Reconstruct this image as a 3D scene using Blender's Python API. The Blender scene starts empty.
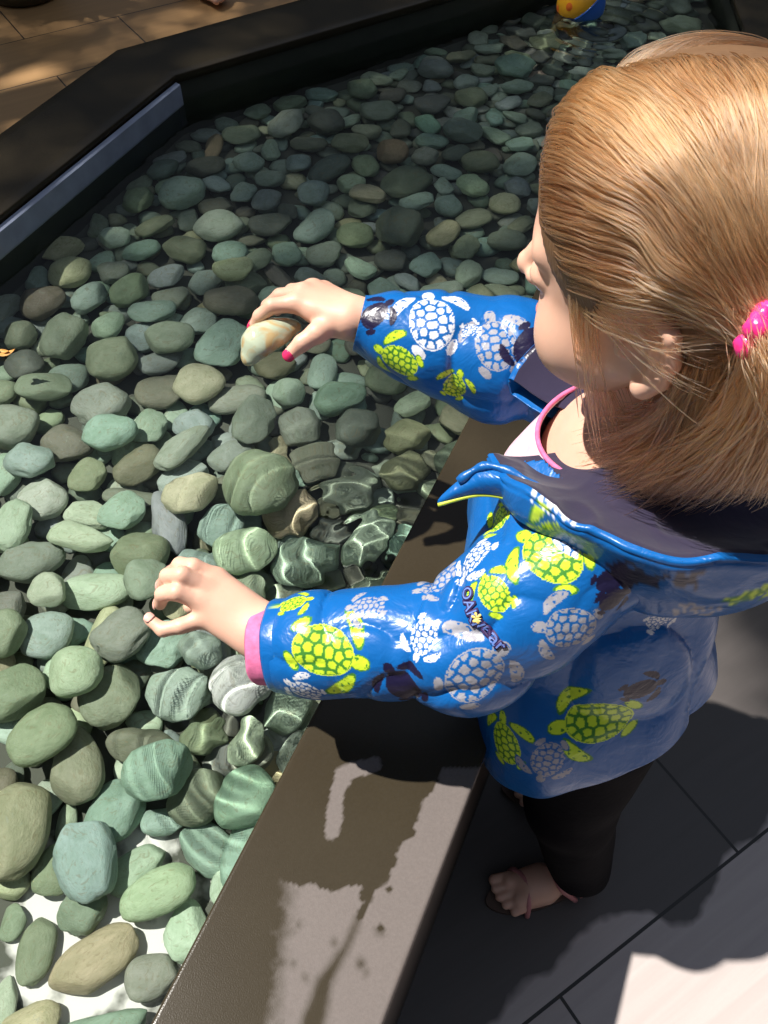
import bpy, bmesh, math, random
import numpy as np
from mathutils import Vector, Matrix
from mathutils.bvhtree import BVHTree

random.seed(7)
RNG = np.random.default_rng(7)
C = bpy.context.scene.collection
SC = bpy.context.scene

# ------------------------------------------------------------------ camera
CAM_H, PITCH, FPX = 1.2, math.radians(51.5), 857.0
CP, SP = math.cos(PITCH), math.sin(PITCH)


def W(px, py, d):
    """point seen at a photo pixel at a given depth along the view axis"""
    u, v = (px - 384) / FPX, (512 - py) / FPX
    return np.array([u * d, (CP + v * SP) * d, CAM_H + (-SP + v * CP) * d])


def WZ(px, py, z):
    """point seen at a photo pixel on the level z"""
    u, v = (px - 384) / FPX, (512 - py) / FPX
    return W(px, py, (z - CAM_H) / (-SP + v * CP))


def P(p):
    x, y, z = p[0], p[1], p[2] - CAM_H
    d = y * CP - z * SP
    return np.array([384 + FPX * x / d, 512 - FPX * (y * SP + z * CP) / d, d])


cam = bpy.data.cameras.new('camera')
cam.sensor_fit = 'VERTICAL'
cam.sensor_height = 24.0
cam.lens = FPX / 1024 * 24.0
cam.clip_start = 0.02
co = bpy.data.objects.new('camera', cam)
C.objects.link(co)
co.location = (0, 0, CAM_H)
co.rotation_euler = (math.radians(90) - PITCH, 0, 0)
SC.camera = co

# ------------------------------------------------------------------ objects


def mesh_data(name, verts, faces, mats=(), smooth=True, fmat=None):
    me = bpy.data.meshes.new(name)
    me.from_pydata([tuple(map(float, v)) for v in verts], [], [tuple(map(int, f)) for f in faces])
    for m in mats:
        me.materials.append(m)
    if smooth:
        me.polygons.foreach_set('use_smooth', [True] * len(me.polygons))
    if fmat is not None:
        me.polygons.foreach_set('material_index', list(map(int, fmat)))
    me.update()
    return me


def fast_mesh(name, verts, quads, mats=()):
    verts = np.asarray(verts, np.float32)
    quads = np.asarray(quads, np.int32)
    me = bpy.data.meshes.new(name)
    me.vertices.add(len(verts))
    me.vertices.foreach_set('co', verts.ravel())
    n = quads.shape[1]
    me.loops.add(quads.size)
    me.loops.foreach_set('vertex_index', quads.ravel())
    me.polygons.add(len(quads))
    me.polygons.foreach_set('loop_start', np.arange(len(quads), dtype=np.int32) * n)
    me.polygons.foreach_set('use_smooth', [True] * len(quads))
    for m in mats:
        me.materials.append(m)
    me.update(calc_edges=True)
    me.validate()
    return me


def origin_of(parent):
    o = np.zeros(3)
    while parent is not None:
        o = o + np.array(parent.location)
        parent = parent.parent
    return o


def link(name, me, parent=None, origin=None):
    """link a mesh given in world coordinates; the origin moves to `origin`"""
    o = bpy.data.objects.new(name, me)
    C.objects.link(o)
    if parent is not None:
        o.parent = parent
        off = origin_of(parent)
    else:
        off = np.zeros(3) if origin is None else np.array(origin, float)
        o.location = off
    if np.any(off):
        me.transform(Matrix.Translation(Vector(-off)))
    return o


def tag(o, label=None, cat=None, group=None, kind=None):
    if label: o['label'] = label
    if cat: o['category'] = cat
    if group: o['group'] = group
    if kind: o['kind'] = kind
    return o


def empty(name, loc):
    o = bpy.data.objects.new(name, None)
    C.objects.link(o)
    o.location = tuple(map(float, loc))
    return o


def ico(sub):
    bm = bmesh.new()
    bmesh.ops.create_icosphere(bm, subdivisions=sub, radius=1.0)
    v = np.array([x.co[:] for x in bm.verts])
    f = [[q.index for q in p.verts] for p in bm.faces]
    bm.free()
    return v, f


# ------------------------------------------------------------------ implicit shapes
def roundcone(p, a, b, ra, rb):
    a, b = np.asarray(a, float), np.asarray(b, float)
    ab = b - a
    t = np.clip(((p - a) @ ab) / (ab @ ab), 0, 1)
    return np.linalg.norm(p - a - t[:, None] * ab, axis=1) - (ra + (rb - ra) * t)


def ellipsoid(p, c, r, basis=None):
    q = p - np.asarray(c, float)
    if basis is not None:
        q = q @ np.asarray(basis, float).T
    r = np.asarray(r, float)
    k0 = np.linalg.norm(q / r, axis=1)
    k1 = np.linalg.norm(q / (r * r), axis=1)
    return k0 * (k0 - 1.0) / np.maximum(k1, 1e-9)


def smin(a, b, k):
    h = np.clip(0.5 + 0.5 * (b - a) / k, 0, 1)
    return b + (a - b) * h - k * h * (1 - h)


def smax(a, b, k):
    return -smin(-a, -b, k)


def chain(p, pts, rads, k=0.004):
    d = None
    for i in range(len(pts) - 1):
        e = roundcone(p, pts[i], pts[i + 1], rads[i], rads[i + 1])
        d = e if d is None else smin(d, e, k)
    return d


def surface_nets(f, lo, hi, h):
    lo, hi = np.asarray(lo, float), np.asarray(hi, float)
    B = 8
    nb = np.maximum(1, np.ceil((hi - lo) / (h * B)).astype(int))
    n = nb * B + 1
    ic = np.stack(np.meshgrid(*[np.arange(k) for k in nb], indexing='ij'), -1).reshape(-1, 3)
    fc = f(lo + (ic + 0.5) * B * h)
    G = np.where(fc > 0, 1.0, -1.0).reshape(nb)
    grid = np.ones(n, np.float32)
    for ax in range(3):
        G = np.repeat(G, B, axis=ax)
    grid[:-1, :-1, :-1] = G
    keep = np.abs(fc) < B * h * 0.5 * 1.9
    loc = np.stack(np.meshgrid(*[np.arange(B + 1)] * 3, indexing='ij'), -1).reshape(-1, 3)
    kk = ic[keep]
    for s in range(0, len(kk), 400):
        idx = (kk[s:s + 400, None, :] * B + loc[None]).reshape(-1, 3)
        v = f(lo + idx * h)
        grid[idx[:, 0], idx[:, 1], idx[:, 2]] = v
    S = grid < 0
    cnt = np.zeros(np.array(n) - 1, np.int8)
    for dx in (0, 1):
        for dy in (0, 1):
            for dz in (0, 1):
                cnt += S[dx:n[0] - 1 + dx, dy:n[1] - 1 + dy, dz:n[2] - 1 + dz]
    act = (cnt > 0) & (cnt < 8)
    cells = np.argwhere(act)
    vid = -np.ones(act.shape, np.int64)
    vid[act] = np.arange(len(cells))
    acc = np.zeros((len(cells), 3))
    wt = np.zeros(len(cells))
    corners = [(a, b, c) for a in (0, 1) for b in (0, 1) for c in (0, 1)]
    for c0 in corners:
        for ax in range(3):
            if c0[ax] == 0:
                c1 = list(c0); c1[ax] = 1
                i0, i1 = cells + np.array(c0), cells + np.array(c1)
                g0 = grid[i0[:, 0], i0[:, 1], i0[:, 2]]
                g1 = grid[i1[:, 0], i1[:, 1], i1[:, 2]]
                m = (g0 < 0) != (g1 < 0)
                t = np.where(m, g0 / np.where(m, g0 - g1, 1), 0)
                q = np.repeat(np.array([c0], float), len(cells), 0)
                q[:, ax] = t
                acc += q * m[:, None]
                wt += m
    verts = lo + (cells + acc / wt[:, None]) * h
    quads = []
    for ax in range(3):
        a1, a2 = (ax + 1) % 3, (ax + 2) % 3
        sl0 = [slice(None)] * 3; sl1 = [slice(None)] * 3
        sl0[ax] = slice(0, -1); sl1[ax] = slice(1, None)
        ch = S[tuple(sl0)] != S[tuple(sl1)]
        e = np.argwhere(ch)
        e = e[(e[:, a1] > 0) & (e[:, a2] > 0) & (e[:, a1] < n[a1] - 1) & (e[:, a2] < n[a2] - 1)]
        q = []
        for o1, o2 in ((-1, -1), (0, -1), (0, 0), (-1, 0)):
            k = e.copy(); k[:, a1] += o1; k[:, a2] += o2
            q.append(vid[k[:, 0], k[:, 1], k[:, 2]])
        q = np.stack(q, 1)
        inside0 = S[e[:, 0], e[:, 1], e[:, 2]]
        q[~inside0] = q[~inside0][:, ::-1]
        quads.append(q[(q >= 0).all(1)])
    return verts, np.concatenate(quads)


def vnoise(p, seed=0):
    """cheap smooth value noise in -1..1"""
    p = np.asarray(p, float)
    i = np.floor(p).astype(np.int64)
    f = p - i
    f = f * f * (3 - 2 * f)

    def hsh(a):
        k = (a[:, 0] * 374761393 + a[:, 1] * 668265263 + a[:, 2] * 2147483647 + seed * 974711) & 0x7fffffff
        k = ((k ^ (k >> 13)) * 1274126177) & 0x7fffffff
        k = k ^ (k >> 16)
        return (k & 0xffff) / 32767.5 - 1
    r = 0
    for a in (0, 1):
        for b in (0, 1):
            for c in (0, 1):
                w = (f[:, 0] if a else 1 - f[:, 0]) * (f[:, 1] if b else 1 - f[:, 1]) * (f[:, 2] if c else 1 - f[:, 2])
                r = r + w * hsh(i + np.array([a, b, c]))
    return r


# ------------------------------------------------------------------ materials
def lin(r, g, b):
    def s(c):
        c /= 255.0
        return c / 12.92 if c <= 0.04045 else ((c + 0.055) / 1.055) ** 2.4
    return (s(r), s(g), s(b), 1.0)


class NT:
    def __init__(self, name):
        self.m = bpy.data.materials.new(name)
        self.m.use_nodes = True
        self.t = self.m.node_tree
        self.t.nodes.clear()
        self.out = self.n('ShaderNodeOutputMaterial')

    def n(self, typ, **kw):
        x = self.t.nodes.new(typ)
        for k, v in kw.items():
            setattr(x, k, v)
        return x

    def l(self, a, b):
        self.t.links.new(a, b)

    def val(self, sock, v):
        if hasattr(v, 'is_linked') or isinstance(v, bpy.types.NodeSocket):
            self.l(v, sock)
        else:
            sock.default_value = v

    def coord(self, which='Object'):
        return self.n('ShaderNodeTexCoord').outputs[which]

    def mapping(self, v, scale=(1, 1, 1), rot=(0, 0, 0), loc=(0, 0, 0)):
        m = self.n('ShaderNodeMapping')
        self.l(v, m.inputs['Vector'])
        m.inputs['Scale'].default_value = scale
        m.inputs['Rotation'].default_value = rot
        m.inputs['Location'].default_value = loc
        return m.outputs[0]

    def noise(self, v, scale, detail=3, rough=0.5, dist=0.0):
        x = self.n('ShaderNodeTexNoise')
        self.l(v, x.inputs['Vector'])
        x.inputs['Scale'].default_value = scale
        x.inputs['Detail'].default_value = detail
        x.inputs['Roughness'].default_value = rough
        x.inputs['Distortion'].default_value = dist
        return x.outputs['Fac']

    def ramp(self, fac, stops, interp='LINEAR'):
        r = self.n('ShaderNodeValToRGB')
        r.color_ramp.interpolation = interp
        el = r.color_ramp.elements
        while len(el) < len(stops):
            el.new(0.5)
        for e, (p, c) in zip(el, stops):
            e.position = p
            e.color = c if len(c) == 4 else (*c, 1)
        self.l(fac, r.inputs[0])
        return r.outputs[0]

    def mix(self, fac, a, b, mode='MIX'):
        x = self.n('ShaderNodeMix', data_type='RGBA', blend_type=mode)
        self.val(x.inputs['Factor'], fac)
        self.val(x.inputs['A'], a)
        self.val(x.inputs['B'], b)
        return x.outputs['Result']

    def math(self, op, a, b=0.0, clamp=False):
        x = self.n('ShaderNodeMath', operation=op, use_clamp=clamp)
        self.val(x.inputs[0], a)
        self.val(x.inputs[1], b)
        return x.outputs[0]

    def bump(self, h, strength=0.3, dist=0.01):
        b = self.n('ShaderNodeBump')
        self.l(h, b.inputs['Height'])
        b.inputs['Strength'].default_value = strength
        b.inputs['Distance'].default_value = dist
        return b.outputs[0]

    def principled(self, base, rough=0.5, normal=None, **kw):
        p = self.n('ShaderNodeBsdfPrincipled')
        self.val(p.inputs['Base Color'], base)
        self.val(p.inputs['Roughness'], rough)
        if normal is not None:
            self.l(normal, p.inputs['Normal'])
        for k, v in kw.items():
            self.val(p.inputs[k], v)
        self.l(p.outputs[0], self.out.inputs[0])
        return p


def plain(name, col, rough=0.5, nscale=60, amt=0.12, bump=0.0, **kw):
    t = NT(name)
    v = t.coord()
    f = t.noise(v, nscale)
    a = tuple(c * (1 - amt) for c in col[:3]) + (1,)
    b = tuple(min(1, c * (1 + amt)) for c in col[:3]) + (1,)
    t.principled(t.mix(f, a, b), rough, t.bump(f, bump, 0.002) if bump else None, **kw)
    return t.m
RZ, WATER, BED = 0.43, 0.378, 0.228      # rim top, water level, pool bottom
# (helpers for looking through the water)
def WR(px, py, z):
    """point on the level z under water seen at a photo pixel, the ray bent at the surface"""
    q = WZ(px, py, WATER)
    d = q - np.array([0, 0, CAM_H])
    d = d / np.linalg.norm(d)
    h = d[:2] / 1.333
    dz = -math.sqrt(1 - h @ h)
    return np.array([*(q[:2] + h * ((z - WATER) / dz)), z])


def PR(p):
    """photo pixel (and depth) at which an under-water point shows"""
    r = math.hypot(p[0], p[1])
    if r < 1e-6:
        return P(p)
    lo, hi = 0.0, r
    for _ in range(40):
        m = (lo + hi) / 2
        s1 = m / math.hypot(m, CAM_H - WATER)
        s2 = s1 / 1.333
        x = m + (WATER - p[2]) * s2 / math.sqrt(1 - s2 * s2)
        lo, hi = (m, hi) if x < r else (lo, m)
    q = P((p[0] * lo / r, p[1] * lo / r, WATER))
    return q


def gap(x, y):
    """1 where the white bottom shows between the stones near the close end of the rim"""
    q = PR((x, y, BED + 0.01))
    return max(0.0, 1 - math.hypot((q[0] - 100) / 200, (q[1] - 930) / 190))


# ------------------------------------------------------------------ the pool, the paving, the light


def isect(p, d, q, e):
    """2D intersection of p+s*d and q+t*e"""
    A = np.array([[d[0], -e[0]], [d[1], -e[1]]])
    s, t = np.linalg.solve(A, np.array(q[:2]) - np.array(p[:2]))
    return np.array(p[:2]) + s * np.array(d)


a1, a2 = WZ(150, 1024, RZ)[:2], WZ(470, 415, RZ)[:2]
RD = (a2 - a1) / np.linalg.norm(a2 - a1)            # direction of the near rim
RN = np.array([RD[1], -RD[0]])                      # outward, away from the pool
n0 = a1 - RD * 0.9
n1 = a1 + RD * 1.13
n2 = WZ(744, 28, RZ)[:2]
f0 = WZ(0, 215, RZ)[:2]
f1 = WZ(175, 75, RZ)[:2]
f2 = WZ(430, 0, RZ)[:2]
ed = (f2 - f1) / np.linalg.norm(f2 - f1)
n3 = isect(n2, WZ(734, 0, RZ)[:2] - n2, f1, ed)
ld = (f1 - f0) / np.linalg.norm(f1 - f0)
fb = f0 - ld * 1.7
INNER = [n0, n1, n2, n3, f1, fb]                    # counter-clockwise seen from above


def offset_poly(poly, d):
    out = []
    n = len(poly)
    for i in range(n):
        p0, p1, p2 = poly[i - 1], poly[i], poly[(i + 1) % n]
        e0, e1 = p1 - p0, p2 - p1
        e0, e1 = e0 / np.linalg.norm(e0), e1 / np.linalg.norm(e1)
        m0, m1 = np.array([e0[1], -e0[0]]), np.array([e1[1], -e1[0]])
        out.append(isect(p0 + m0 * d, e0, p1 + m1 * d, e1))
    return out


RIMW = 0.166
OUTER = offset_poly(INNER, RIMW)


def in_poly(x, y, poly):
    c = False
    n = len(poly)
    for i in range(n):
        xa, ya = poly[i]
        xb, yb = poly[(i + 1) % n]
        if (ya > y) != (yb > y) and x < (xb - xa) * (y - ya) / (yb - ya) + xa:
            c = not c
    return c


def edge_dist(p, poly):
    d = 9
    n = len(poly)
    for i in range(n):
        a, b = poly[i], poly[(i + 1) % n]
        ab = b - a
        t = min(1, max(0, np.dot(p - a, ab) / np.dot(ab, ab)))
        d = min(d, np.linalg.norm(p - a - t * ab))
    return d


# --- materials of the basin
t = NT('rim_stone')
v = t.coord()
at = t.n('ShaderNodeAttribute', attribute_name='wet').outputs['Fac']
fine = t.noise(v, 420, 4, 0.6)
big = t.noise(v, 14, 4)
dry = t.mix(fine, (0.095, 0.080, 0.073, 1), (0.150, 0.127, 0.118, 1))
dry = t.mix(t.math('MULTIPLY', big, 0.4), dry, (0.10, 0.085, 0.08, 1))
wetc = t.mix(big, (0.024, 0.018, 0.010, 1), (0.033, 0.026, 0.015, 1))
wetc = t.mix(t.math('MULTIPLY', fine, 0.3), wetc, (0.06, 0.05, 0.035, 1))
bmp = t.bump(t.noise(v, 900, 2), 0.12, 0.001)
t.principled(t.mix(at, dry, wetc), t.math('SUBTRACT', 0.55, t.math('MULTIPLY', at, 0.33)), bmp,
             **{'Specular IOR Level': 0.22})
M_RIM = t.m

M_WALL = plain('pool_wall_paint', (0.032, 0.036, 0.028), 0.5, 30, 0.25)
M_SKYSHEEN = plain('wall_sky_sheen', (0.26, 0.30, 0.40), 0.35, 25, 0.3)  # bluish skylight on the left wall band, painted as its colour
t = NT('pool_bed')                                    # white basin floor, silted over except at the close end
v = t.coord()
at = t.n('ShaderNodeAttribute', attribute_name='clean').outputs['Fac']
cl = t.math('ADD', at, t.math('MULTIPLY', t.math('SUBTRACT', t.noise(v, 22, 4), 0.5), 0.9))
t.principled(t.mix(t.ramp(cl, [(0.42, (0, 0, 0)), (0.56, (1, 1, 1))]), (0.09, 0.095, 0.075, 1), (0.80, 0.78, 0.75, 1)), 0.8)
M_BED = t.m
M_SIDE = plain('basin_side_panel', (0.05, 0.04, 0.032), 0.45, 60, 0.2)


def tile_material(name, base, dark, grout, streak):
    t = NT(name)
    v = t.coord()
    ang = math.atan2(0.543, 0.84)
    m = t.mapping(v, rot=(0, 0, -ang))               # x runs along the planks
    br = t.n('ShaderNodeTexBrick', offset=0.5, squash=1.0)
    t.l(m, br.inputs['Vector'])
    br.inputs['Scale'].default_value = 1.0
    br.inputs['Mortar Size'].default_value = 0.0022
    br.inputs['Mortar Smooth'].default_value = 0.1
    br.inputs['Brick Width'].default_value = 0.63
    br.inputs['Row Height'].default_value = 0.30
    br.inputs['Bias'].default_value = 0
    br.inputs['Color1'].default_value = (1, 1, 1, 1)
    br.inputs['Color2'].default_value = (0.86, 0.86, 0.86, 1)
    st = t.noise(t.mapping(m, scale=(2.2, 46, 1)), 1.0, 4, 0.55, 0.6)
    gr = t.noise(v, 260, 3, 0.6)
    col = t.mix(t.math('MULTIPLY', st, streak), base, dark)
    col = t.mix(t.math('MULTIPLY', gr, 0.22), col, dark)
    col = t.mix(1.0, col, br.outputs['Color'], 'MULTIPLY')
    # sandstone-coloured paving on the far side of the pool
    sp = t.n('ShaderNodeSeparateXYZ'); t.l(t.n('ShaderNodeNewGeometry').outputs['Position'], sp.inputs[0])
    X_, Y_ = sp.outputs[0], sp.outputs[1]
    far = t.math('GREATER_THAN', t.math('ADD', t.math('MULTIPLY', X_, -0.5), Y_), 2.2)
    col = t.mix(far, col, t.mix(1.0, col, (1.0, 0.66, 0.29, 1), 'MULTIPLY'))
    # splashed, still wet paving round the child's feet
    edge = t.math('ADD', t.math('MULTIPLY', t.math('MAXIMUM', t.math('SUBTRACT', X_, 0.40), 0.0), 1.0),
                  t.math('MULTIPLY', t.math('MINIMUM', t.math('SUBTRACT', X_, 0.28), 0.0), 0.75))
    edge = t.math('ADD', edge, t.math('MULTIPLY', t.math('SUBTRACT', t.noise(v, 9, 3), 0.5), 0.09))
    wf = t.math('MULTIPLY', t.math('SUBTRACT', Y_, t.math('ADD', edge, 0.275)), 90.0, True)
    wf = t.math('MULTIPLY', wf, t.math('LESS_THAN', Y_, 1.9))
    col = t.mix(t.math('MULTIPLY', wf, 0.84), col, (0.012, 0.011, 0.010, 1))
    col = t.mix(br.outputs['Fac'], col, grout)
    t.principled(col, 0.5, t.bump(t.math('SUBTRACT', t.math('MULTIPLY', gr, 0.1), br.outputs['Fac']), 0.25, 0.002))
    return t.m


M_FLOOR = tile_material('wood_look_tile', (0.50, 0.44, 0.42, 1), (0.30, 0.26, 0.245, 1), (0.012, 0.011, 0.010, 1), 0.9)

# --- floor: one big slab of paving
fx0, fx1, fy0, fy1 = -7.0, 4.0, -3.0, 7.0
# shift so that a grout row and a joint land where they are in the photo
g = WZ(524.6, 1024, 0)[:2]
fv = [(fx0, fy0, 0), (fx1, fy0, 0), (fx1, fy1, 0), (fx0, fy1, 0),
      (fx0, fy0, -0.06), (fx1, fy0, -0.06), (fx1, fy1, -0.06), (fx0, fy1, -0.06)]
ff = [(0, 1, 2, 3), (7, 6, 5, 4), (0, 4, 5, 1), (1, 5, 6, 2), (2, 6, 7, 3), (3, 7, 4, 0)]
ux, uy = np.array([0.84, 0.543]), np.array([-0.543, 0.84])
jt = WZ(489.5, 892.8, 0)[:2]
org = ux * (jt @ ux) + uy * (g @ uy)
fl = link('floor', mesh_data('floor', fv, ff, [M_FLOOR], smooth=False), origin=(org[0], org[1], 0))
tag(fl, 'wood-look grey stone paving tiles around the pool', kind='structure')

# --- basin
basin = empty('pool_basin', (float(INNER[0][0]), float(INNER[0][1]), 0))
tag(basin, 'raised dark stone basin holding the shallow pool', kind='structure')


def poly_ring(a, za, b, zb):
    n = len(a)
    vs = [(*p, za) for p in a] + [(*p, zb) for p in b]
    fs = [(i, (i + 1) % n, n + (i + 1) % n, n + i) for i in range(n)]
    return vs, fs


# rim slab: dense grid on every side so that the wet stain can be carried by the mesh
SLAB = 0.016


def wet_mask(p):
    q = np.array([P(x) for x in p])
    x, y = (q[:, 0] - 200) * 2.56, (q[:, 1] - 760) * 2.56     # the pixels of the enlarged photo the stain was measured in
    n1_ = vnoise(np.c_[x / 26, y / 26, x * 0], 3) * 9 + vnoise(np.c_[x / 9, y / 9, x * 0], 4) * 4

    def cap(ax, ay, bx, by, ra, rb):
        ab = np.array([bx - ax, by - ay], float)
        tt = np.clip(((x - ax) * ab[0] + (y - ay) * ab[1]) / (ab @ ab), 0, 1)
        return np.hypot(x - ax - tt * ab[0], y - ay - tt * ab[1]) - (ra + (rb - ra) * tt)
    # dry: south-east of the wet margin
    left = 235 - 0.12 * (y - 330) + n1_ * 1.6 - x
    top = 322 + 0.02 * (x - 240) + n1_ - y
    dry = np.maximum(left / 2.2, top)
    strip = np.maximum((330 - 0.62 * (y - 40)) * 0 + (612 - 0.52 * (y - 40)) + n1_ - x, 20 - y)
    strip = np.maximum(strip, y - 420)
    dry = np.minimum(dry, strip)
    dry = np.minimum(dry, cap(445, 8, 372, 35, 20, 22) + n1_ * 0.5)
    dry = np.minimum(dry, cap(366, 40, 338, 185, 24, 20) + n1_ * 0.5)
    wet = cap(445, 120, 440, 180, 82, 72)
    wet = np.minimum(wet, cap(500, 190, 540, 185, 30, 12))
    wet = np.minimum(wet, cap(340, 285, 340, 292, 48, 46))
    wet = np.minimum(wet, cap(450, 290, 440, 300, 38, 32))
    wet = np.minimum(wet, cap(400, 240, 390, 290, 44, 22))
    wet = np.minimum(wet, cap(432, 330, 425, 352, 14, 16))
    wet = np.minimum(wet, cap(432, 350, 372, 480, 8, 10))
    wet = np.minimum(wet, cap(372, 480, 318, 570, 10, 20))
    wet = np.minimum(wet, cap(318, 570, 285, 690, 22, 32))
    for cx, cy, r in ((463, 432, 12), (410, 522, 9), (425, 545, 5), (345, 467, 6), (350, 210, 11), (492, 262, 14),
                      (485, 330, 6), (252, 422, 4), (238, 520, 4), (270, 560, 4)):
        wet = np.minimum(wet, np.hypot(x - cx, (y - cy) * 0.8) - r)
    dry = np.maximum(dry, -(wet + n1_ * 0.35))
    soft = np.where(left / 2.2 >= top, 26.0, 3.0)
    return np.clip(dry / soft + 0.5, 0, 1)


verts, faces, wet = [], [], []
nI = len(INNER)
for i in range(nI):
    i0, i1 = INNER[i], INNER[(i + 1) % nI]
    o0, o1 = OUTER[i], OUTER[(i + 1) % nI]
    near = i == 0
    ns, nt = (700, 84) if near else (24, 8)
    prof = []                                        # across the slab: inner face, top with eased edges, outer face
    for k in range(nt + 1):
        prof.append((k / nt, 0.0))
    e = 0.0022 / RIMW
    prof = [(0, -SLAB), (0, -0.0022), (e * 0.3, -0.0006)] + [(e + (1 - 2 * e) * k / nt, 0.0) for k in range(nt + 1)] + \
           [(1 - e * 0.3, -0.0006), (1, -0.0022), (1, -SLAB)]
    s = np.linspace(0, 1, ns + 1)
    b = len(verts)
    block = []
    for (f, z) in prof:
        pa = i0[None] * (1 - s)[:, None] + i1[None] * s[:, None]
        pb = o0[None] * (1 - s)[:, None] + o1[None] * s[:, None]
        q = pa * (1 - f) + pb * f
        block.append(np.c_[q, np.full(ns + 1, RZ + z)])
    block = np.array(block)
    m = len(prof)
    flat = block.reshape(-1, 3)
    verts.extend(flat.tolist())
    wet.append(wet_mask(flat) if near else np.ones(len(flat)))
    for k in range(m - 1):
        for j in range(ns):
            faces.append((b + k * (ns + 1) + j, b + (k + 1) * (ns + 1) + j, b + (k + 1) * (ns + 1) + j + 1, b + k * (ns + 1) + j + 1))
    for j in range(ns):                              # underside
        faces.append((b + j, b + j + 1, b + (m - 1) * (ns + 1) + j + 1, b + (m - 1) * (ns + 1) + j))
me = mesh_data('rim', verts, faces, [M_RIM])
at = me.attributes.new('wet', 'FLOAT', 'POINT')
at.data.foreach_set('value', np.concatenate(wet).astype(np.float32))
rim = link('rim', me, basin)
bm_ = bmesh.new(); bm_.from_mesh(rim.data); bmesh.ops.recalc_face_normals(bm_, faces=bm_.faces); bm_.to_mesh(rim.data); bm_.free()

IW = offset_poly(INNER, 0.006)
OW = offset_poly(OUTER, -0.008)
vs, fs = poly_ring(IW, BED - 0.01, IW, RZ - SLAB)
link('inner_wall', mesh_data('inner_wall', vs, [tuple(reversed(f)) for f in fs], [M_WALL], smooth=False), basin)
vs, fs = poly_ring(OW, 0.0, OW, RZ - SLAB)
link('outer_wall', mesh_data('outer_wall', vs, fs, [M_SIDE], smooth=False), basin)
bm = bmesh.new()
bm.faces.new([bm.verts.new((*p, BED)) for p in IW])
for ax in (0, 1):
    for c in np.arange(-1.4, 3.0, 0.04):
        nrm = Vector((1, 0, 0)) if ax == 0 else Vector((0, 1, 0))
        bmesh.ops.bisect_plane(bm, geom=bm.verts[:] + bm.edges[:] + bm.faces[:], plane_co=nrm * float(c), plane_no=nrm)
me = bpy.data.meshes.new('pool_bottom')
bm.to_mesh(me)
bm.free()
me.materials.append(M_BED)
at = me.attributes.new('clean', 'FLOAT', 'POINT')
at.data.foreach_set('value', [gap(*v.co[:2]) for v in me.vertices])
link('pool_bottom', me, basin)
# wall band under the far left rim, its sky reflection put into pale colour
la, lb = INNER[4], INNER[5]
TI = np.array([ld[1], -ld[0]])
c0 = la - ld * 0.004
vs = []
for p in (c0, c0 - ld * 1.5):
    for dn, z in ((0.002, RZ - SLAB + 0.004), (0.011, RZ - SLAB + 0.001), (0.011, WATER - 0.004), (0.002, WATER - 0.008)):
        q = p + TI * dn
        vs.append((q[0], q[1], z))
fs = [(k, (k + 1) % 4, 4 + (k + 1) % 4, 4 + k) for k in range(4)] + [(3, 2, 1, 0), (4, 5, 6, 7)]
link('sky_sheen_strip', mesh_data('sky_sheen_strip', vs, fs, [M_SKYSHEEN], smooth=False), basin)

# --- water: clear, with a ruffled patch where the near hand has just splashed
t = NT('pool_water')
v = t.coord()
fr = t.n('ShaderNodeFresnel')
fr.inputs['IOR'].default_value = 1.333
w1 = t.noise(v, 16, 2, 0.5, 0.6)
bmp = t.bump(w1, 0.10, 0.01)
t.l(bmp, fr.inputs['Normal'])
gl = t.n('ShaderNodeBsdfGlossy')
gl.inputs['Roughness'].default_value = 0.03
t.l(bmp, gl.inputs['Normal'])
tr = t.n('ShaderNodeBsdfRefraction')
tr.inputs['Color'].default_value = (0.95, 0.99, 0.965, 1)
tr.inputs['IOR'].default_value = 1.333
tr.inputs['Roughness'].default_value = 0.0
t.l(bmp, tr.inputs['Normal'])
mx = t.n('ShaderNodeMixShader')
t.l(fr.outputs[0], mx.inputs[0]); t.l(tr.outputs[0], mx.inputs[1]); t.l(gl.outputs[0], mx.inputs[2])
t.l(mx.outputs[0], t.out.inputs[0])
M_WATER = t.m
xs = np.r_[np.arange(-1.3, -0.42, 0.006), np.arange(-0.42, 0.14, 0.0022), np.arange(0.14, 1.25, 0.005)]
ys = np.r_[np.arange(-0.8, 0.16, 0.006), np.arange(0.16, 0.90, 0.0022), np.arange(0.90, 2.9, 0.005)]
X, Y = np.meshgrid(xs, ys, indexing='ij')


def ripple(x, y):
    z = 0
    for px, py, amp, wl, dec in ((330, 510, 0.0012, 0.034, 0.15), (235, 700, 0.0008, 0.030, 0.10), (600, 30, 0.0012, 0.04, 0.25),
                                 (390, 560, 0.0008, 0.024, 0.12)):
        c = WZ(px, py, WATER)
        r = np.hypot(x - c[0], y - c[1])
        z = z + amp * np.cos(r / wl * 2 * np.pi) * np.exp(-(r / dec) ** 2)
        q = np.c_[(x / 0.034).ravel(), (y / 0.034).ravel(), np.zeros(x.size)]
        z = z + 1.3 * amp * np.exp(-(r / dec) ** 2) * vnoise(q, int(px)).reshape(x.shape)
    return z


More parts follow.
